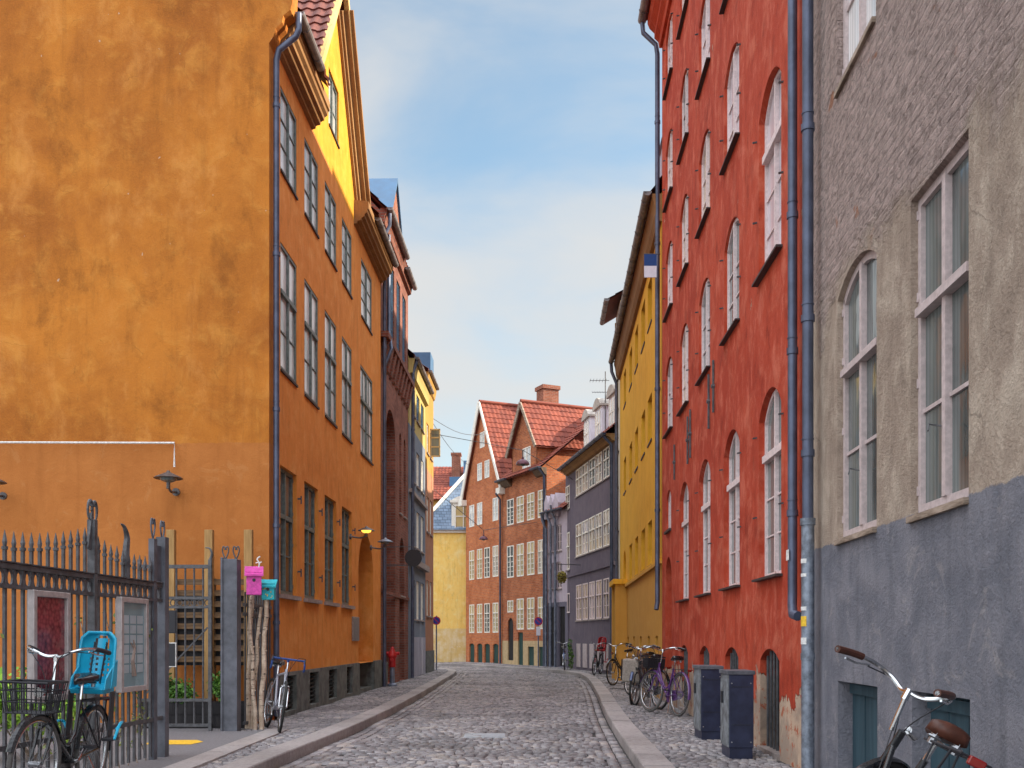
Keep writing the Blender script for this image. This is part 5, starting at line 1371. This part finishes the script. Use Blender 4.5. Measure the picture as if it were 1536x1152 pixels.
x, y, z = pw(14.78, 252.5, 716); wall_lamp('grey bell shaped wall lamp below the pale conduit on the blank orange wall', (x, y, z), 0)
x, y, z = pw(14.78, -13, 722); wall_lamp('grey wall lamp cut by the left edge of the photo', (x, y, z), 0)
x, y, z = pw(21.2, 549.5, 795); wall_lamp('wall lamp with glowing amber glass above the passage of the orange house', (x, y, z), R(90), lit=True, R0=.18)
x, y, z = pw(23.6, 578, 812); wall_lamp('pale grey wall lamp right of the amber one near the downpipe', (x, y, z), R(90), 'zinc_old', R0=.19)
def pendant(label, px, py, Y, rad, wire):
    x, y, z = pw(Y, px, py); q = thing('pendant_street_lamp', label, 'street lamp', (x, y, z), group='pendant lamps over the street')
    m = MB(); k = rad
    m.lathe([(.05*k, 1.0*k), (.16*k, .9*k), (.2*k, .6*k), (.6*k, .45*k), (.9*k, .15*k), (1.0*k, -.2*k), (.95*k, -.22*k), (.5*k, -.1*k)], seg=24); m.build('shade', M['lamp_red'], q, smooth=True)
    m = MB(); m.tube([(0, 0, k), (0, 0, k*1.9)], .02, 6)
    for e in wire: m.tube([(0, 0, k*1.9), (e[0]-x, e[1]-y, e[2]-z)], .012, 5)
    m.build('span_wire', M['iron'], q)
    m = MB(); m.lathe([(.3*k, -.1*k), (.35*k, -.25*k), (.2*k, -.4*k), (.02*k, -.45*k)], seg=12); m.build('bulb', M['g_curt'], q, smooth=True)
pendant('dark red pendant street lamp hung high before the dormer gable', 784, 695, 37, .26, [(-3.1, 37.2, 9.1), (2.8, 42, 8.0)])
pendant('small dark red pendant street lamp before the gabled brick house', 725.5, 808, 44, .20, [(-3.1, 38.4, 7.2), (1.2, 45.2, 6.7)])
def cables():
    m = MB(); a = Vector((-3.1, 38.2, 9.9)); b = Vector((-1.6, 51, 11.9)); 
    for dz, c in ((0, b), (-.5, Vector((-2.2, 52, 10.6)))):
        m.tube([a+(c-a)*t+Vector((0, 0, dz*.3-.25*math.sin(math.pi*t))) for t in [k/8 for k in range(9)]], .012, 4)
    tag(m.build('overhead_cable', M['iron']), 'pair of thin cables in the sky left of the gabled brick house', 'cable')
cables()
def round_sign():
    x, y, z = pw(26.3, 620, 837); q = thing('hanging_sign', 'round black shop sign on a bracket from the dark brick house', 'sign', (x, y, z))
    m = MB(); m.tube([(0, -.025, 0), (0, .025, 0)], .225, 32); m.build('disc', M['chalk'], q, smooth=True)
    m = MB(); m.tube([(0, -.03, 0), (0, .03, 0)], .228, 32, cap=False); m.build('rim', M['iron'], q)
    m = MB(); m.beam((-.78, 0, -.19), (-.05, 0, -.19), .03, .03); m.beam((-.78, 0, .30), (-.2, 0, .30), .02, .02); m.tube([(-.78, 0, -.3), (-.78, 0, .4)], .02, 6); m.beam((0, 0, .2), (0, 0, .3), .02, .02); m.beam((-.2, 0, .3), (0, 0, .3), .02, .02); m.build('bracket', M['iron'], q)
round_sign()
def noparking(label, px, py, Y, rz=0, plate=False, r=.17):
    x, y, z = pw(Y, px, py); q = thing('no_parking_sign', label, 'road sign', (x, y, .1), (0, 0, R(rz)), 'no parking signs'); z -= .1
    m = MB(); m.tube([(0, .03, 0), (0, .03, z+.2)], .028, 8); m.build('pole', M['zinc'], q, smooth=True)
    m = MB(); m.tube([(0, -.005, z), (0, .005, z)], r, 28); d = m.build('sign_face', M['sign_red'], q)
    m = MB(); m.tube([(0, -.008, z), (0, -.0055, z)], r*.78, 28); m.build('blue_field', M['sign_blue'], d)
    m = MB()
    for sg in ((1, -1) if plate is not None else (1,)):
        if sg == 1 or not plate: m.beam((-r*.6*sg, -.010, z+r*.6), (r*.6*sg, -.010, z-r*.6), .004, r*.17, 0, (0, 0, 1))
    m.build('cross_bar', M['sign_red'], d)
    if plate: m = MB(); m.box(-.09, .09, -.004, .006, z-.62, z-.24); m.build('sub_plate', M['flag_white'], q)
noparking('round blue and red no parking sign at the corner of the narrow yellow house', 654.5, 931, 39.2, plate=None)
noparking('round no parking sign with a white plate before the brown brick house', 807.5, 932, 43.3, plate=True, r=.19)
def hydrant():
    x, y, _ = pw(26.0, 588.5, 0); q = thing('fire_hydrant', 'red fire hydrant on a grey iron column by the dark brick house', 'hydrant', (x, y, .1))
    m = MB(); m.lathe([(.13, 0), (.13, .05), (.07, .08), (.06, .50), (.08, .52)], seg=16); m.build('column', M['zinc'], q, smooth=True)
    m = MB(); m.lathe([(.085, .50), (.10, .56), (.09, .60), (.10, .74), (.13, .78), (.13, .82), (.09, .90), (.05, .97), (.04, 1.02), (.01, 1.04)], seg=18); m.build('head', M['red_paint'], q, smooth=True)
    m = MB()
    for a in (0, 90, 180): m.tube([(0, 0, .86 if a != 90 else .7), (.19*math.cos(R(a)), -.19*math.sin(R(a)), .86 if a != 90 else .7)], .045, 12)
    m.build('outlet', M['red_paint'], q, smooth=True)
hydrant()
def cabinet(label, x0, x1, y0, y1, h):
    q = thing('utility_cabinet', label, 'utility cabinet', ((x0+x1)/2, (y0+y1)/2, .1), (0, 0, R(-1.8)), 'utility cabinets by the red house')
    w, d = (x1-x0)/2, (y1-y0)/2
    m = MB(); m.box(-w, w, -d, d, .1, h-.03); m.m = [1 if k == 5 else 0 for k in range(6)]; m.build('body', [M['navy'], M['cab_side']], q, bevel=.006)
    m = MB(); m.box(-w-.015, w+.015, -d-.012, d+.012, h-.029, h+.012); m.build('lid', M['cab_lid'], q, bevel=.004)
    m = MB(); m.box(-w+.01, w-.01, -d+.01, d-.01, -.02, .1); m.build('plinth', M['navy'], q)
    m = MB(); m.box(-w-.006, -w-.002, -d+.02, d-.02, .13, h-.08); m.build('door', M['cab_side'], q, bevel=.002)
    for q2 in ((-w*.8, w*.8, -d-.004, -d-.001, .34, .345), (-w*.8, w*.8, -d-.004, -d-.001, h-.16, h-.155)): m = MB(); m.box(*q2); m.build('panel_seam', M['chalk'], q)
    m = MB(); m.box(-w-.03, -w-.006, d*.15, d*.3, h*.62, h*.76); m.build('handle', M['chalk'], q)
    m = MB()
    for z in (.16, h-.12):
        for x in (-w+.03, w-.03): m.tube([(x, -d-.001, z), (x, -d-.005, z)], .008, 8)
    m.build('screw', M['steel'], q)
cabinet('dark blue utility cabinet, the nearer of the two standing by the red house', 2.29, 2.55, 10.38, 10.86, .90)
cabinet('dark blue utility cabinet, the farther of the two, next to the purple bicycle', 2.345, 2.61, 12.2, 12.78, .90)
def banner():
    x, y, z = pw(19.9, 975.5, 399); q = thing('shop_banner', 'small blue and white banner on the downpipe of the red house', 'banner', (x, y, z))
    m = MB(); m.box(-.125, .125, -.01, .01, 0, .23); m.build('blue_half', M['flag_blue'], q); m = MB(); m.box(-.125, .125, -.01, .01, -.23, -.0005); m.build('white_half', M['flag_white'], q)
    m = MB(); m.tube([(-.13, 0, .24), (.2, 0, .24)], .012, 6); m.build('rod', M['iron'], q)
banner()
def flowerball():
    x, y, z = pw(39.5, 843, 866); q = thing('hanging_flower_ball', 'yellow green hanging flower ball on a bracket before the lilac house', 'hanging plant', (x, y, z))
    m = MB(); leaves(m, (0, 0, 0), (.2, .2, .26), 700, .05); m.build('flowers', M['flower'], q, fix=False)
    m = MB(); m.lathe([(.1, -.15), (.14, 0), (.14, .05)], seg=12); m.build('basket', M['fascia'], q)
    m = MB(); m.tube([(0, 0, .2), (0, 0, .52)], .008, 5); m.beam((-.15, 0, .53), (.95, .6, .53), .03, .03); m.build('bracket', M['iron'], q)
    x, y, _ = pw(40.6, 856, 0); q = thing('climbing_plant', 'dark green climber at the foot of the purple grey house', 'plant', (x, y, .1))
    m = MB()
    for k in range(6): leaves(m, (.03*math.sin(k), 0, .15+k*.19), (.12, .1, .16), 60, .05)
    m.build('leaves', M['leaf'], q, fix=False); m = MB(); m.tube([(0, 0, 0), (.02, 0, .6), (0, 0, 1.2)], .012, 5); m.build('stem', M['sill_wood'], q)
flowerball()
def antenna():
    x, y, z = pw(38, 908, 600); q = thing('roof_antenna', 'thin television antenna above the roof of the purple grey house', 'antenna', (x, y, z-1.2))
    m = MB(); m.tube([(0, 0, -.6), (0, 0, 2.3)], .02, 6); m.build('mast', M['iron'], q)
    m = MB(); m.tube([(-.6, 0, 1.95), (.15, 0, 1.95)], .012, 5); m.tube([(-.5, 0, 1.5), (.1, 0, 1.5)], .012, 5)
    for k in range(6): m.tube([(-.58+k*.12, -.25, 1.95), (-.58+k*.12, .25, 1.95)], .008, 5); m.tube([(-.5+k*.1, -.2, 1.42), (-.5+k*.1, .2, 1.58)], .008, 5)
    m.build('elements', M['iron'], q)
antenna()

# ------------------------------------------------------------------ bicycles
WHEEL = {}
def wheel_meshes(tyre, rr=.34):
    k = (tyre, rr)
    if k not in WHEEL:
        t = MB(); t.tube([(rr*math.cos(a), 0, rr*math.sin(a)) for a in [2*math.pi*i/40 for i in range(40)]], .019, 8, closed=True)
        m = MB(); m.tube([((rr-.028)*math.cos(a), 0, (rr-.028)*math.sin(a)) for a in [2*math.pi*i/40 for i in range(40)]], .011, 6, closed=True)
        s = MB(); s.tube([(0, -.045, 0), (0, .045, 0)], .022, 10)
        for i in range(28):
            a = 2*math.pi*i/28; b = a+(.5 if i % 2 else -.5); sg = .03 if i % 4 < 2 else -.03
            s.tube([(.02*math.cos(b), sg, .02*math.sin(b)), ((rr-.03)*math.cos(a), 0, (rr-.03)*math.sin(a))], .0018, 4, cap=False)
        WHEEL[k] = (t.mesh('tyre', [M[tyre]], 'all'), m.mesh('rim', [M['chrome']], 'all'), s.mesh('spokes', [M['steel']]))
    return WHEEL[k]
def bicycle(label, rear, front, lean=0, frame='black', style='step', bar='chrome', bar_type='swept', grip='black', saddle='black', tyre='rubber', steer=0,
            rack=True, fenders=True, basket=False, rz=.745, sh=.15, sadw=1., kidseat=None, bag=False, light=True, scale=1.0, z=.1, barh=1.06, crate=False):
    rear, front = Vector(rear), Vector(front); d = front-rear; c = (rear+front)/2
    q = thing('bicycle', label, 'bicycle', (c.x, c.y, z), (R(lean), 0, math.atan2(d.y, d.x)), 'parked bicycles')
    q.scale = (scale,)*3; fm = M[frame]; ch = M['chrome']
    hb = Vector((.40, 0, .60)); ht = Vector((.335, 0, .84)); bb = Vector((-.08, 0, .29)); sT = Vector((-.24, 0, .76)); ra = Vector((-.54, 0, .34)); fa = Vector((.545, 0, .34))
    sr = R(steer)
    def st(p):
        x, y, zz = p[0]-.40, p[1], p[2]; return (.40+x*math.cos(sr)-y*math.sin(sr), x*math.sin(sr)+y*math.cos(sr), zz)
    m = MB(); m.tube([hb, ht], .021, 10); m.tube([bb, sT], .016, 10)
    m.tube([(bb.x, -.035, bb.z), (bb.x, .035, bb.z)], .024, 10)
    if style == 'step':
        m.tube([hb+Vector((-.005, 0, .02)), bb], .019, 10); m.tube(smoothpts([tuple(ht+Vector((.02, 0, -.08))), (.16, 0, .52), (.0, 0, .42), tuple(bb*.55+sT*.45)], 5), .015, 10)
    else:
        m.tube([hb+Vector((0, 0, .02)), bb], .018, 10); m.tube([ht+Vector((.01, 0, -.04)), sT+Vector((.01, 0, -.02))], .015, 10)
    for s in (-1, 1):
        m.tube([bb+Vector((0, s*.02, 0)), ra+Vector((0, s*.05, 0))], .010, 7); m.tube([sT+Vector((0, s*.015, -.06)), ra+Vector((0, s*.05, 0))], .008, 7)
    m.build('frame', fm, q, smooth=True)
    m = MB()
    for s in (-1, 1): m.tube([st((.405, 0, .62)), st((.425, s*.05, .58)), st((.47, s*.05, .46)), st((fa.x, s*.05, fa.z))], [.013, .013, .011, .008], 8)
    m.tube([st((.405, -.052, .615)), st((.405, .052, .615))], .014, 8)
    m.build('fork', fm if style == 'step' else ch, q, smooth=True)
    m = MB(); m.tube([st((ht.x+.0, 0, ht.z-.02)), st((ht.x-.035, 0, barh-.02))], .012, 8); m.build('stem', ch, q, smooth=True)
    t, rm, sp = wheel_meshes(tyre)
    for p, ro in ((ra, 0), (fa, sr)):
        pp = Vector(st(p)) if ro or p is fa else p
        e = bpy.data.objects.new('wheel', sp); C.objects.link(e); e.parent = q; e.location = pp; e.rotation_euler = (0, 0, ro)
        link('tyre', t, e); link('rim', rm, e)
    hx, hz = ht.x-.035, barh
    m = MB()
    if bar_type == 'swept': half = [(hx, 0, hz), (hx+.035, .06, hz+.0), (hx+.045, .14, hz+.035), (hx-.01, .22, hz+.06), (hx-.12, .265, hz+.055), (hx-.26, .285, hz+.03)]
    elif bar_type == 'drop': half = [(hx+.05, 0, hz), (hx+.06, .12, hz), (hx+.06, .2, hz), (hx+.14, .21, hz), (hx+.17, .215, hz-.06), (hx+.13, .22, hz-.13), (hx+.02, .22, hz-.14)]
    else: half = [(hx, 0, hz), (hx+.02, .08, hz+.01), (hx+.0, .2, hz+.02), (hx-.06, .3, hz+.02)]
    L = smoothpts(half, 4); Rr_ = [(p[0], -p[1], p[2]) for p in L][::-1]
    full = [st(p) for p in Rr_+L[1:]]
    m.tube(full, .0115 if bar_type != 'drop' else .014, 8); m.tube([st((hx, 0, hz-.04)), st((hx, 0, hz+.015))], .018, 8)
    hbo = m.build('handlebar', M['blue_tape'] if bar_type == 'drop' else M[bar], q, smooth=True)
    if bar_type != 'drop':
        for s in (-1, 1):
            g = MB(); P = [st((p[0], s*p[1], p[2])) for p in L[-6:]]; g.tube(P, .0185, 9); g.build('grip', M[grip], hbo, smooth=True)
            b = MB(); k = L[-8]; b.tube([st((k[0], s*k[1], k[2]-.02)), st((k[0]-.07, s*(k[1]+.03), k[2]-.045)), st((k[0]-.15, s*(k[1]+.04), k[2]-.05))], .006, 6); b.build('brake_lever', ch, hbo, smooth=True)
    else:
        for s in (-1, 1):
            b = MB(); b.tube([st((hx+.15, s*.212, hz+.02)), st((hx+.18, s*.215, hz-.02)), st((hx+.15, s*.22, hz-.12))], .010, 6); b.build('brake_lever', M['chalk'], hbo, smooth=True)
    m = MB()                                        # brake cables
    for s in (-1, 1): m.tube(smoothpts([st((hx-.05, s*.23, hz+.03)), st((hx+.12, s*.12, hz+.02)), st((hx+.1, s*.03, hz-.15)), st((.42, 0, .7))], 5), .0035, 5)
    m.tube(smoothpts([st((hx+.06, .05, hz-.02)), (.3, .04, .75), (.1, .03, .45), (-.1, .04, .5)], 5), .003, 5)
    m.build('cables', M['chalk'], q)
    m = MB(); sz = sT.z+sh
    m.tube([sT, (sT.x-.03, 0, sz)], .012, 8); m.build('seat_post', ch, q, smooth=True)
    m = MB(); N = 9; vs = []; prof = [(-.15, .075, .012), (-.13, .10, .02), (-.09, .105, .018), (-.03, .08, .008), (.03, .045, .003), (.09, .026, .004), (.13, .018, .003), (.145, .008, -.006)]
    for (px, w, dz) in prof:
        for k in range(N):
            a = math.pi*k/(N-1); vs.append((sT.x-.02+px*sadw, w*sadw*math.cos(a), sz+.01+dz+.034*math.sin(a)**.8*(w/.1)**.5-(.03 if k in (0, N-1) else 0)))
    fs = [(i*N+k, i*N+k+1, (i+1)*N+k+1, (i+1)*N+k) for i in range(len(prof)-1) for k in range(N-1)]
    fs += [tuple(range(N)), tuple((len(prof)-1)*N+k for k in range(N))]+[(i*N, (i+1)*N, (i+1)*N+N-1, i*N+N-1) for i in range(len(prof)-1)]
    m.add(vs, fs)
    sd_ = m.build('saddle', M[saddle], q, smooth='all')
    m = MB()
    for s in (-.05, .05): m.tube([(sT.x-.13+.025*math.cos(a), s+.025*math.sin(a), sz-.02) for a in (0, 1, 2, 3, 4, 5, 6)], .006, 5); m.tube([(sT.x-.13, s, sz-.05), (sT.x-.13, s, sz)], .018, 8)
    m.tube([(sT.x-.13, 0, sz-.03), (sT.x+.1, 0, sz-.02)], .006, 5); m.build('springs', M['steel'], sd_)
    if fenders:
        for cpt, a0, a1, ro in ((ra, 5, 190, 0), (fa, 20, 150, 1)):
            m = MB(); P = []
            for k in range(15):
                a = R(a0+(a1-a0)*k/14); P.append((cpt.x+.372*math.cos(a), cpt.z+.372*math.sin(a)))
            vs = []
            for (x, zz) in P:
                for yy, dd in ((-.028, -.010), (-.014, .002), (.014, .002), (.028, -.010)):
                    r_ = 1+dd/.37; pt = (cpt.x+(x-cpt.x)*r_, yy, cpt.z+(zz-cpt.z)*r_); vs.append(st(pt) if ro else pt)
            m.add(vs, [(i*4+k, i*4+k+1, i*4+k+5, i*4+k+4) for i in range(14) for k in range(3)])
            m.build('mudguard', fm, q, smooth=True)
    if rack:
        m = MB(); zr = rz
        for s in (-.055, 0, .055): m.tube([(-.28, s, zr), (-.82, s, zr)], .006, 6)
        for x in (-.3, -.48, -.66, -.82): m.tube([(x, -.06, zr), (x, .06, zr)], .005, 6)
        for s in (-1, 1): m.tube([(-.68, s*.055, zr), (ra.x, s*.06, ra.z)], .006, 6); m.tube([(-.42, s*.055, zr), (ra.x, s*.06, ra.z)], .005, 6)
        m.build('rack', M['chalk'], q)
        if light: m = MB(); m.box(-.85, -.825, -.033, .033, rz-.028, rz+.008); m.build('rear_light', M['red_lens'], q, bevel=.006)
    if light and style == 'step':
        m = MB(); m.tube([st((.47, 0, .86)), st((.52, 0, .86)), st((.535, 0, .86))], [.02, .035, .037], 12); m.tube([st((.40, 0, .84)), st((.47, 0, .86))], .006, 6); m.build('headlamp', ch, q, smooth=True)
    # cranks, pedals, chain guard
    m = MB(); m.tube([(bb.x, -.05, bb.z), (bb.x, .05, bb.z)], .014, 8); m.tube([(bb.x, -.055, bb.z), (bb.x+.13, -.06, bb.z-.10)], .010, 6); m.tube([(bb.x, .055, bb.z), (bb.x-.13, .06, bb.z+.10)], .010, 6); cr = m.build('crankset', ch, q, smooth=True)
    for x, yy, zz in ((bb.x+.13, -.10, bb.z-.10), (bb.x-.13, .10, bb.z+.10)): m = MB(); m.box(x-.04, x+.04, yy-.04, yy+.04, zz-.012, zz+.012); m.build('pedal', M['chalk'], cr)
    if style == 'step':
        m = MB(); m.prism([(bb.x+.13, bb.z-.05), (bb.x+.13, bb.z+.06), (bb.x+.04, bb.z+.11), (ra.x, ra.z+.06), (ra.x-.06, ra.z), (ra.x, ra.z-.06), (bb.x+.05, bb.z-.11)], 1, -.05, -.035); m.build('chain_guard', fm, q, bevel=.005)
    else:
        m = MB(); m.tube([(bb.x, -.045, bb.z), (bb.x, -.04, bb.z)], .095, 24); m.tube([(bb.x, -.042, bb.z+.094), (ra.x, -.042, ra.z+.035)], .004, 4); m.tube([(bb.x, -.042, bb.z-.094), (ra.x, -.042, ra.z-.035)], .004, 4); m.build('chain', M['steel'], q)
    m = MB(); m.tube([(-.30, .05, .30), (-.40, .15 if lean <= 0 else .12, .02)], .009, 6); m.build('kickstand', ch, q)
    if basket or crate:
        m = MB(); x0, x1, y0, y1, z0, z1 = .45, .74, -.175, .175, .72, .94
        for zz, g in ((z0, .03), (z0+.08, .02), (z0+.16, .01), (z1, 0)):
            m.tube([st(p) for p in ((x0+g, y0+g, zz), (x1-g, y0+g, zz), (x1-g, y1-g, zz), (x0+g, y1-g, zz))], .005 if zz < z1 else .009, 5, closed=True)
        n = 9
        for k in range(n+1):
            t_ = k/n
            for yy in (y0, y1): m.tube([st((x0+(x1-x0)*t_, yy, z1)), st((x0+.03+(x1-x0-.06)*t_, yy*.86, z0))], .0035, 4)
            for xx, xi in ((x0, x0+.03), (x1, x1-.03)): m.tube([st((xx, y0+(y1-y0)*t_, z1)), st((xi, (y0+(y1-y0)*t_)*.86, z0))], .0035, 4)
            m.tube([st((x0+.03+(x1-x0-.06)*t_, y0*.86, z0)), st((x0+.03+(x1-x0-.06)*t_, y1*.86, z0))], .0035, 4)
        m.build('basket', M['chalk'], q)
        if crate: m = MB(); m.prism([(x0+.02, z0+.02), (x1-.04, z0+.02), (x1-.02, z1-.03), (x0+.01, z1-.03)], 1, y0+.02, y1-.02); m.build('basket_liner', M['chalk'], q)
    if bag:
        m = MB()
        for s in (-1,): m.prism([(.38, .42), (.76, .42), (.80, .86), (.36, .86)], 1, .16, -.20)
        m.build('canvas_bag', M['bag'], q, bevel=.03)
        m = MB(); m.tube([(.40, -.21, .45), (.38, -.215, .85)], .012, 5); m.tube([(.74, -.21, .45), (.77, -.215, .85)], .012, 5); m.tube([(.38, -.2, .40), (.8, -.2, .40)], .01, 5); m.build('bag_frame', M['chalk'], q)
    if kidseat:
        mt = M[kidseat]; sx = -.50
        m = MB()                                    # moulded back shell with a grid of holes
        NX, NZ = 14, 20; vs = []; fs = []
        def shell(u, v, off):
            wd = .145*(1-.10*abs(v-.45))*(1 if v < .86 else (1-((v-.86)/.14)**2*.35)); y = (u*2-1)*wd
            xx = sx-.12-.10*v+.11*(abs(u*2-1)**2.2); return (xx-off, y, .84+v*.46)
        for off in (0, .012):
            for j in range(NZ+1):
                for i in range(NX+1): vs.append(shell(i/NX, j/NZ, off))
        n1 = (NX+1)*(NZ+1); solid = set()
        for j in range(NZ):
            for i in range(NX):
                hole = (4 <= j <= 12 and i in (3, 5, 8, 10) and j % 2 == 0) or (14 <= j <= 17 and i in (4, 9)) or (j == 18 and 4 < i < 9)
                if not hole: solid.add((i, j))
        for (i, j) in solid:
            a = j*(NX+1)+i; fs.append((a, a+1, a+NX+2, a+NX+1)); fs.append((n1+a+1, n1+a, n1+a+NX+1, n1+a+NX+2))
            for (di, dj, e0, e1) in ((-1, 0, a, a+NX+1), (1, 0, a+1, a+NX+2), (0, -1, a, a+1), (0, 1, a+NX+1, a+NX+2)):
                if (i+di, j+dj) not in solid: fs.append((e0, e1, n1+e1, n1+e0))
        m.add(vs, fs); ks = m.build('child_seat', mt, q, smooth=True)
        m = MB(); m.tube([shell(0, t/10, -.0) for t in range(11)]+[shell(t/8, 1, 0) for t in range(1, 9)]+[shell(1, 1-t/10, 0) for t in range(1, 11)], .014, 8); m.build('rim', mt, ks, smooth=True)
        m = MB(); m.prism([(sx-.14, .80), (sx+.13, .80), (sx+.16, .84), (sx+.02, .86), (sx-.14, .88)], 1, -.13, .13)
        for s in (-1, 1): m.prism([(sx-.15, .85), (sx+.14, .83), (sx+.10, .93), (sx-.10, 1.06), (sx-.16, 1.08)], 1, s*.13, s*.145)
        m.build('seat_pan', mt, ks, bevel=.008)
        for s in (-1, 1):
            m = MB(); m.prism([(sx-.04, .82), (sx+.06, .82), (sx+.10, .52), (sx+.12, .42), (sx+.04, .42), (sx+.0, .52)], 1, s*.16, s*.175); m.box(sx+.0, sx+.16, s*.14, s*.23, .42, .45)
            m.build('leg_guard', M['chalk'] if kidseat == 'cyan' else mt, ks, bevel=.01)
        for s in (-1, 1): m = MB(); m.tube(smoothpts([(sx+.0, s*.2, .50), (sx-.02, s*.24, .56), (sx+.1, s*.26, .55), (sx+.18, s*.25, .44)], 4), .012, 6); m.build('strap', mt, ks)
        m = MB()
        for s in (-1, 1): m.beam((sx-.155, s*.05, 1.22), (sx-.03, s*.045, .88), .006, .028)
        m.build('harness', M['chalk'], ks)
    return q

bicycle('black bicycle with front basket and bright blue child seat parked by the iron fence', (-3.51, 8.22), (-3.45, 7.15), lean=-2, barh=1.12, basket=True, kidseat='cyan', tyre='rubber_grey', steer=-6, grip='chalk', fenders=True)
bicycle('white road bicycle with blue handlebar tape leaning by the birch poles', (-3.50, 14.08), (-3.09, 13.15), lean=-8, frame='white_bike', style='diamond', bar_type='drop', rack=False, fenders=False, light=False, steer=-8, barh=.98)
bicycle('black upright bicycle with brown leather saddle and grips before the grey house', (1.44, 4.20), (1.61, 5.28), lean=28, saddle='leather', grip='leather', steer=-44, barh=1.02, scale=1.05, rz=.84, sh=.12, sadw=.85)
bicycle('purple bicycle with white rimmed wheels beside the farther utility cabinet', (2.70, 16.1), (2.42, 17.1), lean=5, frame='purple_paint', tyre='rubber_grey', steer=10, crate=True)
bicycle('dark bicycle with its wheels behind the purple bicycle', (2.62, 17.6), (2.30, 18.6), lean=3, frame='black', steer=-10)
bicycle('dark blue bicycle with a large beige canvas bag at the front', (2.62, 19.9), (2.32, 18.95), lean=-4, frame='blue_bike', bag=True, bar='black')
bicycle('black bicycle standing across the pavement with its front wheel to the road', (3.35, 27.3), (2.72, 26.5), lean=2, frame='black', steer=5)
bicycle('old bicycle leaning on the ochre wall between the other bicycles', (2.95, 21.2), (2.65, 22.2), lean=6, frame='black', rack=True)
bicycle('bicycle with a red child seat by the wall of the purple grey house', (3.15, 35.2), (2.85, 34.2), lean=-3, frame='black', kidseat='red_paint')
bicycle('blue bicycle standing by the lilac house at the bend', (2.12, 39.6), (2.05, 38.6), lean=2, frame='blue_bike', style='diamond')

# close the view behind the camera with plain houses so that light and reflections are those of a street
def behind():
    for (x0, x1, y0, y1, h, mt, nm, lb) in ((3.0, 11, -16, .9, 13, 'ochre', 'street_house', 'ochre house behind the viewer on the right'), ):
        pass
behind()
